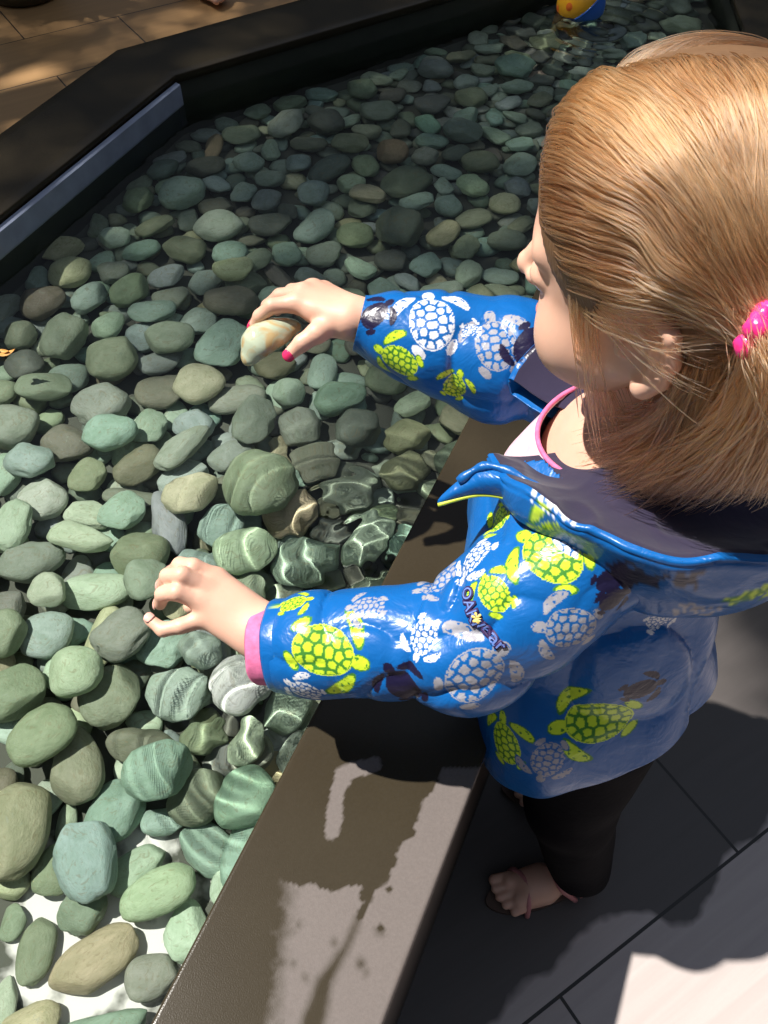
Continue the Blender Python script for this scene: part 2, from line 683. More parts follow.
Z = WATER + ripple(X, Y)
NX, NY = X.shape
pts = np.stack([X, Y, Z], -1).reshape(-1, 3)
WP = offset_poly(INNER, 0.004)
ins = np.zeros(len(pts), bool)
px_, py_ = pts[:, 0], pts[:, 1]
for i in range(len(WP)):
    xa, ya = WP[i]; xb, yb = WP[(i + 1) % len(WP)]
    cnd = (ya > py_) != (yb > py_)
    ins ^= cnd & (px_ < (xb - xa) * (py_ - ya) / (yb - ya + 1e-12) + xa)
idx = np.arange(NX * NY).reshape(NX, NY)
q = np.stack([idx[:-1, :-1], idx[1:, :-1], idx[1:, 1:], idx[:-1, 1:]], -1).reshape(-1, 4)
q = q[ins[q].all(1)]
use = np.unique(q)
mp = -np.ones(len(pts), int); mp[use] = np.arange(len(use))
wo = link('pool_water', fast_mesh('pool_water', pts[use], mp[q], [M_WATER]), origin=(0, 0.8, WATER))
wo.cycles.is_caustics_caster = True
tag(wo, 'clear shallow water filling the pool over the stones', kind='stuff')

# --- sun and sky
SUN = np.array([0.55, -0.12, -1.0])


def sun(name, d, e, ang, col):
    L = bpy.data.lights.new(name, 'SUN')
    L.energy = e
    L.angle = math.radians(ang)
    L.color = col
    L.cycles.is_caustics_light = True
    o = bpy.data.objects.new(name, L)
    C.objects.link(o)
    o.rotation_euler = Vector(d).to_track_quat('-Z', 'Y').to_euler()
    o.location = Vector(d) * -4
    return o


sun('sun', SUN, 9.0, 0.8, (1.0, 0.95, 0.88))
w = bpy.data.worlds.new('world')
SC.world = w
w.use_nodes = True
nt = w.node_tree
nt.nodes.clear()
wo_ = nt.nodes.new('ShaderNodeOutputWorld')
bg = nt.nodes.new('ShaderNodeBackground')
tc = nt.nodes.new('ShaderNodeTexCoord')
sx = nt.nodes.new('ShaderNodeSeparateXYZ')
rp = nt.nodes.new('ShaderNodeValToRGB')
rp.color_ramp.elements[0].position = 0.0
rp.color_ramp.elements[0].color = (0.02, 0.02, 0.018, 1)
rp.color_ramp.elements[1].position = 0.42
rp.color_ramp.elements[1].color = (0.09, 0.10, 0.11, 1)
e3 = rp.color_ramp.elements.new(1.0)
e3.color = (0.60, 0.66, 0.80, 1)
e4 = rp.color_ramp.elements.new(0.7)
e4.color = (0.48, 0.56, 0.72, 1)
nt.links.new(tc.outputs['Generated'], sx.inputs[0])
nt.links.new(sx.outputs['Z'], rp.inputs[0])
nt.links.new(rp.outputs[0], bg.inputs[0])
bg.inputs[1].default_value = 0.50
nt.links.new(bg.outputs[0], wo_.inputs[0])

for o in list(basin.children):
    o.cycles.is_caustics_receiver = True

SC.view_settings.view_transform = 'Standard'
SC.view_settings.look = 'None'
SC.view_settings.exposure = 0
SC.view_settings.gamma = 1
SC.view_settings.use_curve_mapping = False
SC.cycles.use_denoising = True
SC.cycles.max_bounces = 8
SC.cycles.transparent_max_bounces = 12
# ------------------------------------------------------------------ river stones on the pool bottom
t = NT('river_stone')
v = t.coord()
oc = t.n('ShaderNodeObjectInfo')
rnd = t.n('ShaderNodeVectorMath', operation='ADD')
cmb = t.n('ShaderNodeCombineXYZ')
t.l(t.math('MULTIPLY', oc.outputs['Random'], 37.0), cmb.inputs[0])
t.l(v, rnd.inputs[0]); t.l(cmb.outputs[0], rnd.inputs[1])
vv = rnd.outputs[0]


def stone_nodes(t, vv, col, k=1.0):
    n1_ = t.noise(vv, 1.6 * k, 4, 0.6, 0.8)
    n2_ = t.noise(vv, 9 * k, 4, 0.65)
    n3_ = t.noise(t.mapping(vv, scale=(1, 1, 4)), 2.6 * k, 3, 0.5, 2.0)
    c = t.mix(t.ramp(n1_, [(0.35, (0, 0, 0)), (0.7, (1, 1, 1))]), col, t.mix(1.0, col, (0.74, 0.78, 0.72, 1), 'MULTIPLY'))
    c = t.mix(t.math('MULTIPLY', t.ramp(n3_, [(0.56, (0, 0, 0)), (0.66, (1, 1, 1))]), 0.35), c, (0.22, 0.17, 0.09, 1))
    c = t.mix(t.math('MULTIPLY', t.ramp(n3_, [(0.30, (1, 1, 1)), (0.36, (0, 0, 0))]), 0.28), c, (0.33, 0.38, 0.33, 1))
    c = t.mix(t.math('MULTIPLY', n2_, 0.35), c, t.mix(1.0, c, (0.55, 0.56, 0.52, 1), 'MULTIPLY'))
    return c, n2_


c_, h_ = stone_nodes(t, vv, oc.outputs['Color'])
t.principled(c_, 0.55, t.bump(h_, 0.25, 0.02), **{'Specular IOR Level': 0.2})
M_STONE = t.m
t = NT('river_stone_mass')
v = t.coord()
at = t.n('ShaderNodeAttribute', attribute_name='tint')
c_, h_ = stone_nodes(t, v, at.outputs['Color'], 22)
t.principled(c_, 0.55, t.bump(h_, 0.25, 0.002), **{'Specular IOR Level': 0.2})
M_MASS = t.m


IV, IF = ico(4)
IV3, IF3 = ico(3)


def stone_shape(V, seed, kind):
    """unit pebble; kind: oval, blunt wedge or angular"""
    r = np.random.default_rng(seed)
    n = V.copy()
    e = {'oval': 2.3, 'wedge': 2.5, 'angular': 2.7}[kind]
    rad = (np.abs(n) ** e).sum(1) ** (-1 / e)
    p = n * rad[:, None]
    amp = {'oval': 0.07, 'wedge': 0.10, 'angular': 0.13}[kind]
    p = p * (1 + amp * vnoise(n * 1.5 + seed * 3.1, seed) + 0.35 * amp * vnoise(n * 3.6 + seed, seed + 5))[:, None]
    if kind == 'wedge':
        s = p[:, 0]
        p[:, 1] *= 1 - 0.34 * s + 0.05 * r.normal()
        p[:, 2] *= 1 - 0.12 * s
        p[:, 1] += 0.10 * r.normal() * s * s
    for _ in range({'oval': 2, 'wedge': 3, 'angular': 6}[kind]):   # worn facets
        d = r.normal(size=3); d[2] *= 0.7
        d /= np.linalg.norm(d)
        lim = r.uniform(0.72, 0.95)
        h = p @ d
        over = np.maximum(0, h - lim)
        p = p - (over * 0.75)[:, None] * d
    p[:, 0] /= np.abs(p[:, 0]).max(); p[:, 1] /= np.abs(p[:, 1]).max(); p[:, 2] /= np.abs(p[:, 2]).max()
    return p


KINDS = ['oval'] * 6 + ['wedge'] * 5 + ['angular'] * 5
SHAPES = [stone_shape(IV, 11 + i, k) for i, k in enumerate(KINDS)]
BYKIND = {k: [i for i, q in enumerate(KINDS) if q == k] for k in set(KINDS)}
SHMESH = [mesh_data('river_stone', s, IF, [M_STONE]) for s in SHAPES]

# colour names -> albedo
PAL = {
    'teal': (0.150, 0.232, 0.190), 'pale green': (0.245, 0.290, 0.205), 'grey-green': (0.145, 0.168, 0.125),
    'olive': (0.150, 0.165, 0.092), 'yellow-olive': (0.30, 0.28, 0.12), 'tan': (0.30, 0.23, 0.115),
    'brown': (0.125, 0.108, 0.072), 'blue-grey': (0.165, 0.20, 0.19), 'dark grey': (0.085, 0.092, 0.074),
    'white': (0.55, 0.60, 0.54), 'orange-brown': (0.20, 0.115, 0.05),
}
PAL = {k: tuple(2.3 * m * (0.56 * x + 0.44 * sum(c) / 3) for x, m in zip(c, (0.95, 1.02, 0.97))) for k, c in PAL.items()}
T, PG, GG, OL, YO, TA, BR, BG, DG, WH, OB = PAL.keys()
# photo x, y, width, height, tilt in the picture (degrees, anticlockwise), colour, kind
HAND = [
    (41, 561, 60, 38, 10, GG, 'wedge'), (72, 549, 60, 30, -12, PG, 'wedge'), (90, 584, 66, 34, 0, PG, 'oval'),
    (14, 600, 44, 38, 60, GG, 'oval'), (47, 592, 34, 29, 0, PG, 'angular'), (57, 621, 47, 43, 0, BG, 'oval'),
    (92, 631, 64, 28, 70, TA, 'oval'), (141, 547, 52, 42, 0, OL, 'oval'), (135, 579, 40, 38, 20, GG, 'angular'),
    (18, 634, 45, 40, 30, GG, 'oval'), (55, 655, 36, 28, 0, PG, 'angular'), (16, 662, 42, 38, 0, TA, 'oval'),
    (41, 686, 62, 46, 15, OL, 'oval'), (78, 683, 48, 44, 10, PG, 'oval'), (13, 717, 60, 38, -50, PG, 'oval'),
    (121, 698, 56, 52, 20, OL, 'angular'), (59, 733, 68, 46, 38, OL, 'oval'), (78, 766, 68, 50, 95, OL, 'wedge'),
    (123, 628, 58, 44, 40, GG, 'angular'), (157, 650, 46, 42, 60, T, 'angular'), (191, 650, 38, 30, 0, BG, 'oval'),
    (220, 688, 62, 56, 70, WH, 'oval'), (173, 693, 54, 48, 0, PG, 'angular'), (141, 731, 62, 36, -10, BR, 'oval'),
    (166, 773, 60, 54, 60, T, 'angular'), (119, 794, 64, 48, 50, T, 'oval'), (203, 790, 56, 46, 40, OL, 'oval'),
    (246, 752, 44, 30, 60, PG, 'oval'), (246, 795, 60, 48, 60, T, 'oval'), (20, 811, 88, 60, 80, OL, 'oval'),
    (88, 836, 80, 68, 110, T, 'angular'), (139, 851, 72, 40, 38, PG, 'wedge'), (199, 840, 62, 54, -40, T, 'angular'),
    (152, 887, 84, 46, 26, PG, 'oval'), (53, 871, 54, 42, 70, OL, 'angular'), (66, 910, 54, 48, 60, GG, 'angular'),
    (96, 945, 102, 52, 32, TA, 'oval'), (25, 942, 70, 38, 75, OL, 'oval'), (135, 957, 60, 48, 20, GG, 'wedge'),
    (168, 930, 60, 46, 100, PG, 'angular'), (199, 893, 56, 42, 60, PG, 'oval'), (112, 1003, 102, 54, 26, T, 'wedge'),
    (31, 1010, 68, 46, 25, TA, 'oval'), (2, 984, 50, 22, 90, PG, 'oval'), (11, 873, 40, 32, 40, YO, 'oval'),
    (238, 826, 80, 42, 65, T, 'oval'), (147, 822, 46, 28, 10, T, 'oval'), (54, 815, 38, 20, 80, PG, 'oval'),
    (5, 918, 40, 26, 70, OL, 'oval'), (47, 787, 40, 28, 60, PG, 'oval'), (10, 757, 42, 22, 60, DG, 'oval'),
    # middle of the pool
    (72, 268, 42, 33, 0, YO, 'oval'), (46, 300, 44, 28, 25, BR, 'wedge'), (27, 327, 32, 25, 10, OL, 'oval'),
    (64, 332, 42, 40, 0, GG, 'angular'), (80, 304, 30, 28, 0, T, 'angular'), (131, 287, 36, 34, 0, OL, 'angular'),
    (162, 336, 48, 28, -5, GG, 'oval'), (113, 357, 48, 38, 0, GG, 'oval'), (164, 359, 44, 22, 22, GG, 'oval'),
    (197, 371, 40, 36, -20, TA, 'oval'), (160, 390, 50, 31, 8, BR, 'oval'), (45, 392, 52, 26, -5, OL, 'oval'),
    (98, 397, 50, 38, 30, GG, 'angular'), (29, 422, 56, 40, 20, GG, 'wedge'), (232, 394, 56, 26, 12, GG, 'oval'),
    (275, 392, 31, 24, 0, BG, 'oval'), (193, 412, 34, 30, 30, BG, 'angular'), (107, 435, 50, 36, 0, BG, 'wedge'),
    (70, 437, 40, 38, -30, DG, 'oval'), (139, 451, 48, 32, 34, BR, 'oval'), (35, 457, 42, 32, -20, T, 'angular'),
    (6, 463, 36, 28, 80, T, 'oval'), (70, 470, 34, 30, 60, OL, 'angular'), (168, 457, 62, 26, 42, GG, 'wedge'),
    (182, 470, 48, 30, 30, BG, 'oval'), (227, 467, 46, 28, 10, BR, 'oval'), (45, 488, 46, 36, 20, PG, 'oval'),
    (29, 512, 50, 32, 70, PG, 'angular'), (82, 502, 40, 30, -20, PG, 'wedge'), (113, 513, 42, 36, 50, T, 'angular'),
    (131, 489, 52, 19, -8, BR, 'oval'), (164, 510, 56, 36, 110, BG, 'wedge'), (199, 494, 46, 38, 45, TA, 'angular'),
    (266, 494, 66, 60, 0, OL, 'oval'), (256, 424, 44, 38, 70, GG, 'angular'), (213, 533, 44, 40, 50, BG, 'angular'),
    (186, 549, 46, 36, -20, T, 'angular'), (227, 303, 50, 26, -8, OL, 'oval'), (281, 447, 56, 30, 80, TA, 'wedge'),
    (215, 342, 50, 42, 60, T, 'angular'), (242, 279, 40, 28, 10, OL, 'oval'), (281, 277, 36, 20, -50, BR, 'oval'),
    (330, 395, 50, 30, 10, T, 'wedge'), (300, 415, 40, 34, 20, GG, 'angular'), (375, 378, 40, 30, -20, OL, 'oval'),
    (318, 445, 44, 36, 30, BR, 'angular'), (350, 425, 42, 34, 0, DG, 'oval'), (235, 445, 46, 26, 20, GG, 'oval'),
    (300, 500, 50, 40, 40, TA, 'angular'), (250, 545, 60, 40, 10, PG, 'oval'), (300, 560, 60, 44, 30, GG, 'angular'),
    (340, 540, 56, 40, 60, PG, 'oval'), (345, 490, 50, 38, 20, GG, 'oval'), (385, 470, 44, 34, 30, OL, 'oval'),
    (400, 430, 40, 30, 20, TA, 'oval'), (250, 590, 50, 34, 20, PG, 'oval'), (310, 600, 50, 36, 30, OL, 'oval'),
    (355, 590, 48, 34, 50, GG, 'oval'), (270, 620, 40, 30, 20, YO, 'oval'), (225, 745, 44, 36, 30, GG, 'angular'),
    (270, 720, 50, 40, 50, PG, 'oval'), (195, 735, 40, 30, 0, OL, 'oval'), (270, 760, 40, 30, 60, GG, 'oval'),
    # far half of the pool
    (185, 189, 46, 34, 0, BG, 'oval'), (212, 144, 27, 17, 70, OB, 'oval'), (240, 130, 38, 22, 10, GG, 'oval'),
    (287, 122, 34, 30, 60, BG, 'wedge'), (220, 228, 42, 36, 30, PG, 'oval'), (230, 250, 36, 26, 0, T, 'oval'),
    (270, 215, 42, 28, 5, DG, 'oval'), (307, 140, 36, 18, -5, OL, 'oval'), (215, 163, 40, 20, 10, DG, 'oval'),
    (147, 195, 30, 28, 0, OL, 'angular'), (123, 231, 32, 21, 5, PG, 'oval'), (136, 245, 38, 22, 20, T, 'oval'),
    (185, 247, 42, 28, -15, OL, 'angular'), (110, 256, 30, 26, 30, GG, 'wedge'), (352, 179, 29, 20, -5, PG, 'oval'),
    (325, 165, 42, 22, 35, DG, 'oval'), (360, 90, 30, 24, 0, GG, 'oval'), (240, 277, 40, 28, 15, YO, 'oval'),
    (290, 247, 30, 26, 0, T, 'oval'), (360, 222, 36, 26, 0, OL, 'oval'), (305, 220, 40, 30, 45, T, 'oval'),
    (439, 65, 36, 22, 0, BG, 'wedge'), (396, 145, 32, 26, 0, OB, 'oval'), (414, 177, 42, 36, 40, DG, 'oval'),
    (459, 130, 36, 24, -20, GG, 'oval'), (446, 200, 27, 24, 0, T, 'oval'), (499, 195, 32, 22, 0, YO, 'oval'),
    (434, 228, 32, 24, 35, TA, 'oval'), (471, 212, 36, 20, 20, OL, 'oval'), (404, 220, 46, 42, 0, DG, 'angular'),
    (511, 65, 38, 24, 0, T, 'oval'), (684, 25, 36, 20, 10, PG, 'oval'), (679, 8, 26, 18, 0, GG, 'oval'),
    (150, 222, 40, 20, 20, BR, 'wedge'), (268, 175, 30, 20, 0, GG, 'oval'), (245, 160, 30, 22, 10, BG, 'oval'),
    (330, 120, 30, 26, 20, DG, 'oval'), (380, 110, 36, 24, 15, GG, 'oval'), (345, 140, 36, 22, -10, OL, 'oval'),
    (320, 190, 32, 26, 0, BG, 'oval'), (365, 195, 34, 22, -15, TA, 'wedge'), (330, 250, 36, 26, 10, GG, 'oval'),
    (385, 255, 34, 24, 0, DG, 'oval'), (430, 100, 36, 22, 5, DG, 'oval'), (480, 160, 36, 24, 10, OL, 'oval'),
    (500, 235, 40, 22, 0, GG, 'oval'), (470, 95, 30, 20, 10, OL, 'oval'), (640, 40, 30, 18, 0, BG, 'oval'),
    (620, 15, 32, 18, 5, DG, 'oval'), (550, 40, 30, 18, 0, OL, 'oval'), (60, 365, 40, 24, 10, GG, 'oval'),
    (20, 355, 34, 26, 30, DG, 'oval'), (15, 385, 30, 24, 0, OL, 'oval'), (130, 330, 34, 26, 20, BG, 'oval'),
    (170, 290, 38, 26, 10, GG, 'oval'), (195, 315, 34, 26, -10, BG, 'oval'), (90, 330, 30, 22, 45, PG, 'wedge'),
]


class St:
    pass


stones = []


def add_stone(c, L, Wd, ang, col, kind, manual, tilt=None):
    s = St()
    s.c = np.array(c, float); s.L = L; s.W = Wd; s.ang = ang; s.col = col; s.kind = kind; s.manual = manual
    s.H = Wd * float(RNG.uniform(0.50, 0.66))
    s.tilt = RNG.normal(0, 0.10, 2) if tilt is None else tilt
    s.tint = np.clip(np.array(PAL[col]) * RNG.uniform(0.86, 1.14) * (1 + RNG.normal(0, 0.05, 3)), 0.02, 0.8)
    stones.append(s)
    return s


ZS = 0.282
for (x, y, w_, h_, a_, col, kind) in HAND:
    c = WR(x, y, ZS)
    ca, sa = math.cos(math.radians(a_)), math.sin(math.radians(a_))
    e1 = WR(x + w_ / 2 * ca, y - w_ / 2 * sa, ZS) - WR(x - w_ / 2 * ca, y + w_ / 2 * sa, ZS)
    e2 = WR(x + h_ / 2 * sa, y + h_ / 2 * ca, ZS) - WR(x - h_ / 2 * sa, y - h_ / 2 * ca, ZS)
    L, Wd = np.linalg.norm(e1[:2]), np.linalg.norm(e2[:2])
    ang = math.atan2(e1[1], e1[0])
    k_ = 1.05 if y < 300 else 1.12 if y < 560 else (1.18 if y < 830 else 1.06)
    s = add_stone((c[0], c[1], 0), L * k_, Wd * k_ * (0.82 if y < 300 else 0.94), ang, col, kind, True)
    if s.W > s.L:
        s.L, s.W, s.ang = s.W, s.L, s.ang + math.pi / 2


# fill up with further stones where there is room, a lower layer first seen through the gaps
POLY = [np.array(p) for p in offset_poly(INNER, -0.03)]


def clear_of(x, y, r, lst, k):
    for s in lst:
        d = np.array([x, y]) - s.c[:2]
        if abs(d[0]) > 0.13 or abs(d[1]) > 0.13:
            continue
        ca, sa = math.cos(s.ang), math.sin(s.ang)
        a = d @ np.array([ca, sa]); b = d @ np.array([-sa, ca])
        if (a / (s.L / 2 + r * k)) ** 2 + (b / (s.W / 2 + r * k)) ** 2 < 1:
            return False
    return True


cand = RNG.uniform([-1.15, -0.3], [1.0, 2.75], (16000, 2))
cols = [GG] * 5 + [OL] * 4 + [BG] * 4 + [DG] * 3 + [T] * 4 + [BR] * 2 + [PG] * 3 + [TA]
top_fill = []
for x, y in cand:
    if not in_poly(x, y, POLY):
        continue
    q = PR((x, y, ZS))
    if not (-60 < q[0] < 830 and -60 < q[1] < 1090):
        continue
    if 430 < q[0] and q[1] > 620 or q[0] > 640 and q[1] > 120:
        continue
    L = float(RNG.uniform(0.056, 0.080)); Wd = L * float(RNG.uniform(0.55, 0.85))
    if gap(x, y) > 0.05 or not clear_of(x, y, (L + Wd) / 4, stones, 0.62):
        continue
    top_fill.append(add_stone((x, y, 0), L, Wd, RNG.uniform(0, math.pi), cols[RNG.integers(len(cols))],
                              ['oval', 'wedge', 'angular'][RNG.integers(3)], False))
under = []
n_top = len(stones)
for x, y in cand[::-1]:
    if not in_poly(x, y, POLY):
        continue
    q = PR((x, y, ZS))
    if not (-80 < q[0] < 850 and -80 < q[1] < 1110) or gap(x, y) > 0.12:
        continue
    if 450 < q[0] and q[1] > 640:
        continue
    L = float(RNG.uniform(0.04, 0.062)); Wd = L * float(RNG.uniform(0.65, 0.9))
    if not clear_of(x, y, (L + Wd) / 4, under, 0.62):
        continue
    s = add_stone((x, y, 0), L, Wd, RNG.uniform(0, math.pi), cols[RNG.integers(len(cols))], 'oval', False)
    under.append(s)
stones = stones[:n_top]


# heights: each stone settles on the bottom or on the ones below it
def rest(lst, base):
    for s in lst:
        s.c[2] = base(s)


for s in under:
    s.c[2] = BED + s.H * 0.25                         # half sunk in the silt
for s in stones:
    g_ = gap(*s.c[:2])
    s.c[2] = ZS - 0.012 + float(RNG.uniform(-0.007, 0.007)) if g_ < 0.12 else BED + s.H / 2 + 0.002
# let them settle: stones that would run into one another are pushed apart, mostly upwards
ALL = stones + under
CEN = np.array([s.c for s in ALL])
RAD = np.array([[s.L / 2, s.W / 2, s.H / 2] for s in ALL])
AX = np.array([[math.cos(s.ang), math.sin(s.ang)] for s in ALL])
free = np.array([(0.06 if gap(*s.c[:2]) > 0.1 else 0.2) if s.manual else 1.0 for s in stones] + [0.0] * len(under))
CEN[:len(stones), 2] += np.where(np.array([gap(*s.c[:2]) < 0.12 for s in stones]), 0.010, 0.0)
ii, jj = np.where(np.triu(np.hypot(*(CEN[:, None, :2] - CEN[None, :, :2]).transpose(2, 0, 1)) < 0.13, 1))
for it in range(200):
    d = CEN[jj] - CEN[ii]
    dist = np.linalg.norm(d, axis=1) + 1e-9
    n_ = d / dist[:, None]

    def rr_(k):
        a = n_[:, 0] * AX[k, 0] + n_[:, 1] * AX[k, 1]
        b = -n_[:, 0] * AX[k, 1] + n_[:, 1] * AX[k, 0]
        return 1 / np.sqrt((a / RAD[k, 0]) ** 2 + (b / RAD[k, 1]) ** 2 + (n_[:, 2] / RAD[k, 2]) ** 2)
    ov = np.maximum(0, (rr_(ii) + rr_(jj)) * 1.12 - dist)
    wi, wj = (np.arange(len(ALL)) < len(stones)).astype(float)[ii], (np.arange(len(ALL)) < len(stones)).astype(float)[jj]
    tot = np.maximum(wi + wj, 1e-6)
    mv = (ov * 0.5)[:, None] * n_
    step = np.zeros_like(CEN)
    np.add.at(step, ii, -mv * (wi / tot)[:, None])
    np.add.at(step, jj, mv * (wj / tot)[:, None])
    step[:, :2] *= free[:, None]
    step = np.clip(step, -0.004, 0.004)
    CEN += step
    CEN[:len(stones), 2] = np.clip(CEN[:len(stones), 2] - 0.0004, BED + RAD[:len(stones), 2] + 0.001, WATER - RAD[:len(stones), 2] - 0.008)
for s, c in zip(ALL, CEN):
    s.c = c
    if not in_poly(c[0], c[1], POLY):
        q = np.array(POLY).mean(0)
        s.c[:2] += 0.02 * (q - c[:2]) / np.linalg.norm(q - c[:2])


def stone_matrix(s):
    R = Matrix.Rotation(s.ang, 4, 'Z') @ Matrix.Rotation(s.tilt[0], 4, 'X') @ Matrix.Rotation(s.tilt[1], 4, 'Y')
    return Matrix.Translation(Vector(s.c)) @ R @ Matrix.Diagonal((s.L / 2, s.W / 2, s.H / 2, 1))


# the 300 that show largest become things, the far remainder one mass
for s in stones:
    q = PR(s.c)
    s.px = q
    out = not (-15 < q[0] < 783 and -15 < q[1] < 1039)
    hid = (q[0] > 545 and q[1] > 60) or (q[0] > 300 + (1024 - q[1]) * 0.45 and q[1] > 600)
    s.show = 0 if (out or hid) else s.L * s.W * (FPX / q[2]) ** 2
order = sorted(stones, key=lambda s: -s.show - (1e4 if s.manual and s.show > 0 else 0))
things = [s for s in order[:300] if s.show > 0]
rest_ = [s for s in order if s not in things]
tv, tf, tt = [], [], []
for s in rest_ + under:
    M = np.array(stone_matrix(s))
    sh = stone_shape(IV3, 300 + len(tf) % 9, s.kind) if len(tf) < 9 * len(IF3) else None
    k = (len(tf) // len(IF3)) % 9
    sh = MASSSH[k] if 'MASSSH' in globals() else None
    if sh is None:
        MASSSH = [stone_shape(IV3, 300 + i, ['oval', 'wedge', 'angular'][i % 3]) for i in range(9)]
        sh = MASSSH[k]
    b = len(tt)
    tv.append(sh @ M[:3, :3].T + M[:3, 3])
    tf.extend([[b + i for i in f] for f in IF3])
    tt.extend([s.tint] * len(sh))
me = fast_mesh('river_stones', np.concatenate(tv), tf, [M_MASS])
ca_ = me.color_attributes.new('tint', 'FLOAT_COLOR', 'POINT')
ca_.data.foreach_set('color', np.c_[np.array(tt), np.ones(len(tt))].astype(np.float32).ravel())
mass = link('river_stones', me, origin=(0, 1.0, BED))
mass.cycles.is_caustics_receiver = True
tag(mass, 'smaller river stones filling in below and beyond the larger ones', kind='stuff')

# words for every single stone, taken from what it is and where it lies
M_DIRECT = []
nearrim = lambda s: abs((s.c[:2] - a1) @ RN)
for s in things:
    x, y = s.px[0], s.px[1]
    size = 'large' if s.L > 0.078 else ('small' if s.L < 0.052 else '')
    asp = s.L / s.W
    form = {'oval': 'long rounded' if asp > 1.7 else ('oval' if asp > 1.25 else 'roundish'),
            'wedge': 'tapered', 'angular': 'blunt-cornered'}[s.kind]
    e = edge_dist(s.c[:2], INNER)
    if nearrim(s) < 0.13 and y > 560: zone = 'beside the wet rim'
    elif y > 860: zone = 'by the white bottom patches'
    elif math.hypot(x - 200, y - 625) < 110: zone = 'under the pink-cuffed hand'
    elif math.hypot(x - 285, y - 345) < 95: zone = 'under the stone-holding hand'
    elif e < 0.17 and x < 260 and y < 430: zone = 'below the pale wall strip'
    elif e < 0.2 and y < 190: zone = 'below the far wall'
    elif math.hypot(x - 580, y - 10) < 130: zone = 'near the floating ball'
    elif y > 690: zone = 'short of the pink-cuffed hand'
    elif x > 330 and y > 370: zone = 'below the far blue sleeve'
    elif y > 430: zone = 'between the two hands'
    elif y > 250: zone = 'left of the far hand'
    else: zone = 'beyond the far hand'
    s.key = f'{size} {s.col} {form} stone {zone}'.strip()
groups = {}
for s in things:
    groups.setdefault(s.key, []).append(s)
ORD = ['first', 'second', 'third', 'fourth', 'fifth', 'sixth', 'seventh', 'eighth', 'ninth', 'tenth', 'eleventh', 'twelfth']
for k, lst in groups.items():
    lst.sort(key=lambda s: s.px[1])
    for i, s in enumerate(lst):
        if len(lst) == 1:
            s.label = k
        elif len(lst) == 2:
            s.label = k + (', upper of two', ', lower of two')[i]
        else:
            s.label = k + (', topmost' if i == 0 else f', {ORD[min(i, 11)]} from the top')
for i, s in enumerate(sorted(things, key=lambda s: -s.px[1])):
    ids = BYKIND[s.kind]
    k = ids[i % len(ids)]
    o = bpy.data.objects.new('river_stone', SHMESH[k])
    C.objects.link(o)
    o.matrix_world = stone_matrix(s)
    o.cycles.is_caustics_receiver = True
    o.color = (*map(float, s.tint), 1)
    tag(o, s.label, 'stone', 'river stones lying in the pool')
print('STONES', len(things), len(rest_), len(under), max(len(l) for l in groups.values()))
# ------------------------------------------------------------------ the child
nrm = lambda v: np.asarray(v, float) / np.linalg.norm(v)
HS = 1.12                                             # size of the head against the plain head model
HC = np.array([0.185, 0.455, 0.883])                  # middle of the head
HF = nrm([-0.807, 0.559, -0.190])                     # where the face points
HL = nrm(np.array([-0.565, -0.825, -0.027]))          # her left
HL = nrm(HL - HF * (HL @ HF))
HU = np.cross(HF, HL)
HB = np.stack([HF, HL, HU])                           # rows: forward, left, up


def hd(f, l, u):
    return HC + HS * (f * HF + l * HL + u * HU)


NECK = np.array([0.203, 0.468, 0.738])
SH_N, EL_N = np.array([0.163, 0.385, 0.664]), W(466, 642, 0.690)
SH_F, EL_F = np.array([0.232, 0.575, 0.668]), np.array([0.108, 0.612, 0.660])
KN, KF = 1.10, 1.07                                   # reach: how much further off the two hands are
WR_N, WR_F = W(258, 630, 0.658 * KN), W(352, 318, 0.740 * KF)
HIP = np.array([0.212, 0.415, 0.43])
FEET = [(np.array([0.226, 0.322]), nrm([-0.93, -0.25])), (np.array([0.262, 0.437]), nrm([-0.97, 0.15]))]

hand_far = {
    'index': ([(297, 303, .735), (272, 306, .734), (260, 316, .742), (254, 326, .752)], [.0082, .0066, .0060, .0050]),
    'middle': ([(303, 293, .742), (280, 296, .752), (268, 306, .765), (264, 316, .775)], [.0082, .0066, .0060, .0050]),
    'ring': ([(313, 289, .752), (292, 291, .768), (281, 301, .782), (277, 311, .790)], [.0080, .0064, .0058, .0048]),
    'little': ([(324, 291, .762), (307, 292, .778), (297, 299, .790), (291, 307, .796)], [.0075, .0056, .0050, .0044]),
    'thumb': ([(334, 322, .735), (317, 333, .727), (302, 343, .727), (290, 354, .732)], [.0110, .0090, .0072, .0058]),
}
hand_near = {
    'index': ([(217, 579, .664), (193, 567, .656), (180, 565, .662), (172, 572, .676)], [.0084, .0068, .0062, .0052]),
    'middle': ([(207, 588, .656), (182, 575, .645), (168, 576, .652), (163, 585, .666)], [.0084, .0068, .0062, .0052]),
    'ring': ([(202, 601, .652), (177, 592, .643), (163, 594, .649), (160, 604, .662)], [.0082, .0066, .0060, .0050]),
    'little': ([(206, 617, .654), (181, 626, .649), (163, 630, .650), (150, 620, .652)], [.0078, .0060, .0054, .0046]),
    'thumb': ([(240, 606, .676), (220, 603, .694), (203, 604, .704), (190, 607, .710)], [.0105, .0085, .0070, .0056]),
}


def hand_pts(h, kk):
    return {k: ([W(p[0], p[1], p[2] * kk) for p in ps], [r * kk for r in rs]) for k, (ps, rs) in h.items()}


HFAR, HNEAR = hand_pts(hand_far, KF), hand_pts(hand_near, KN)


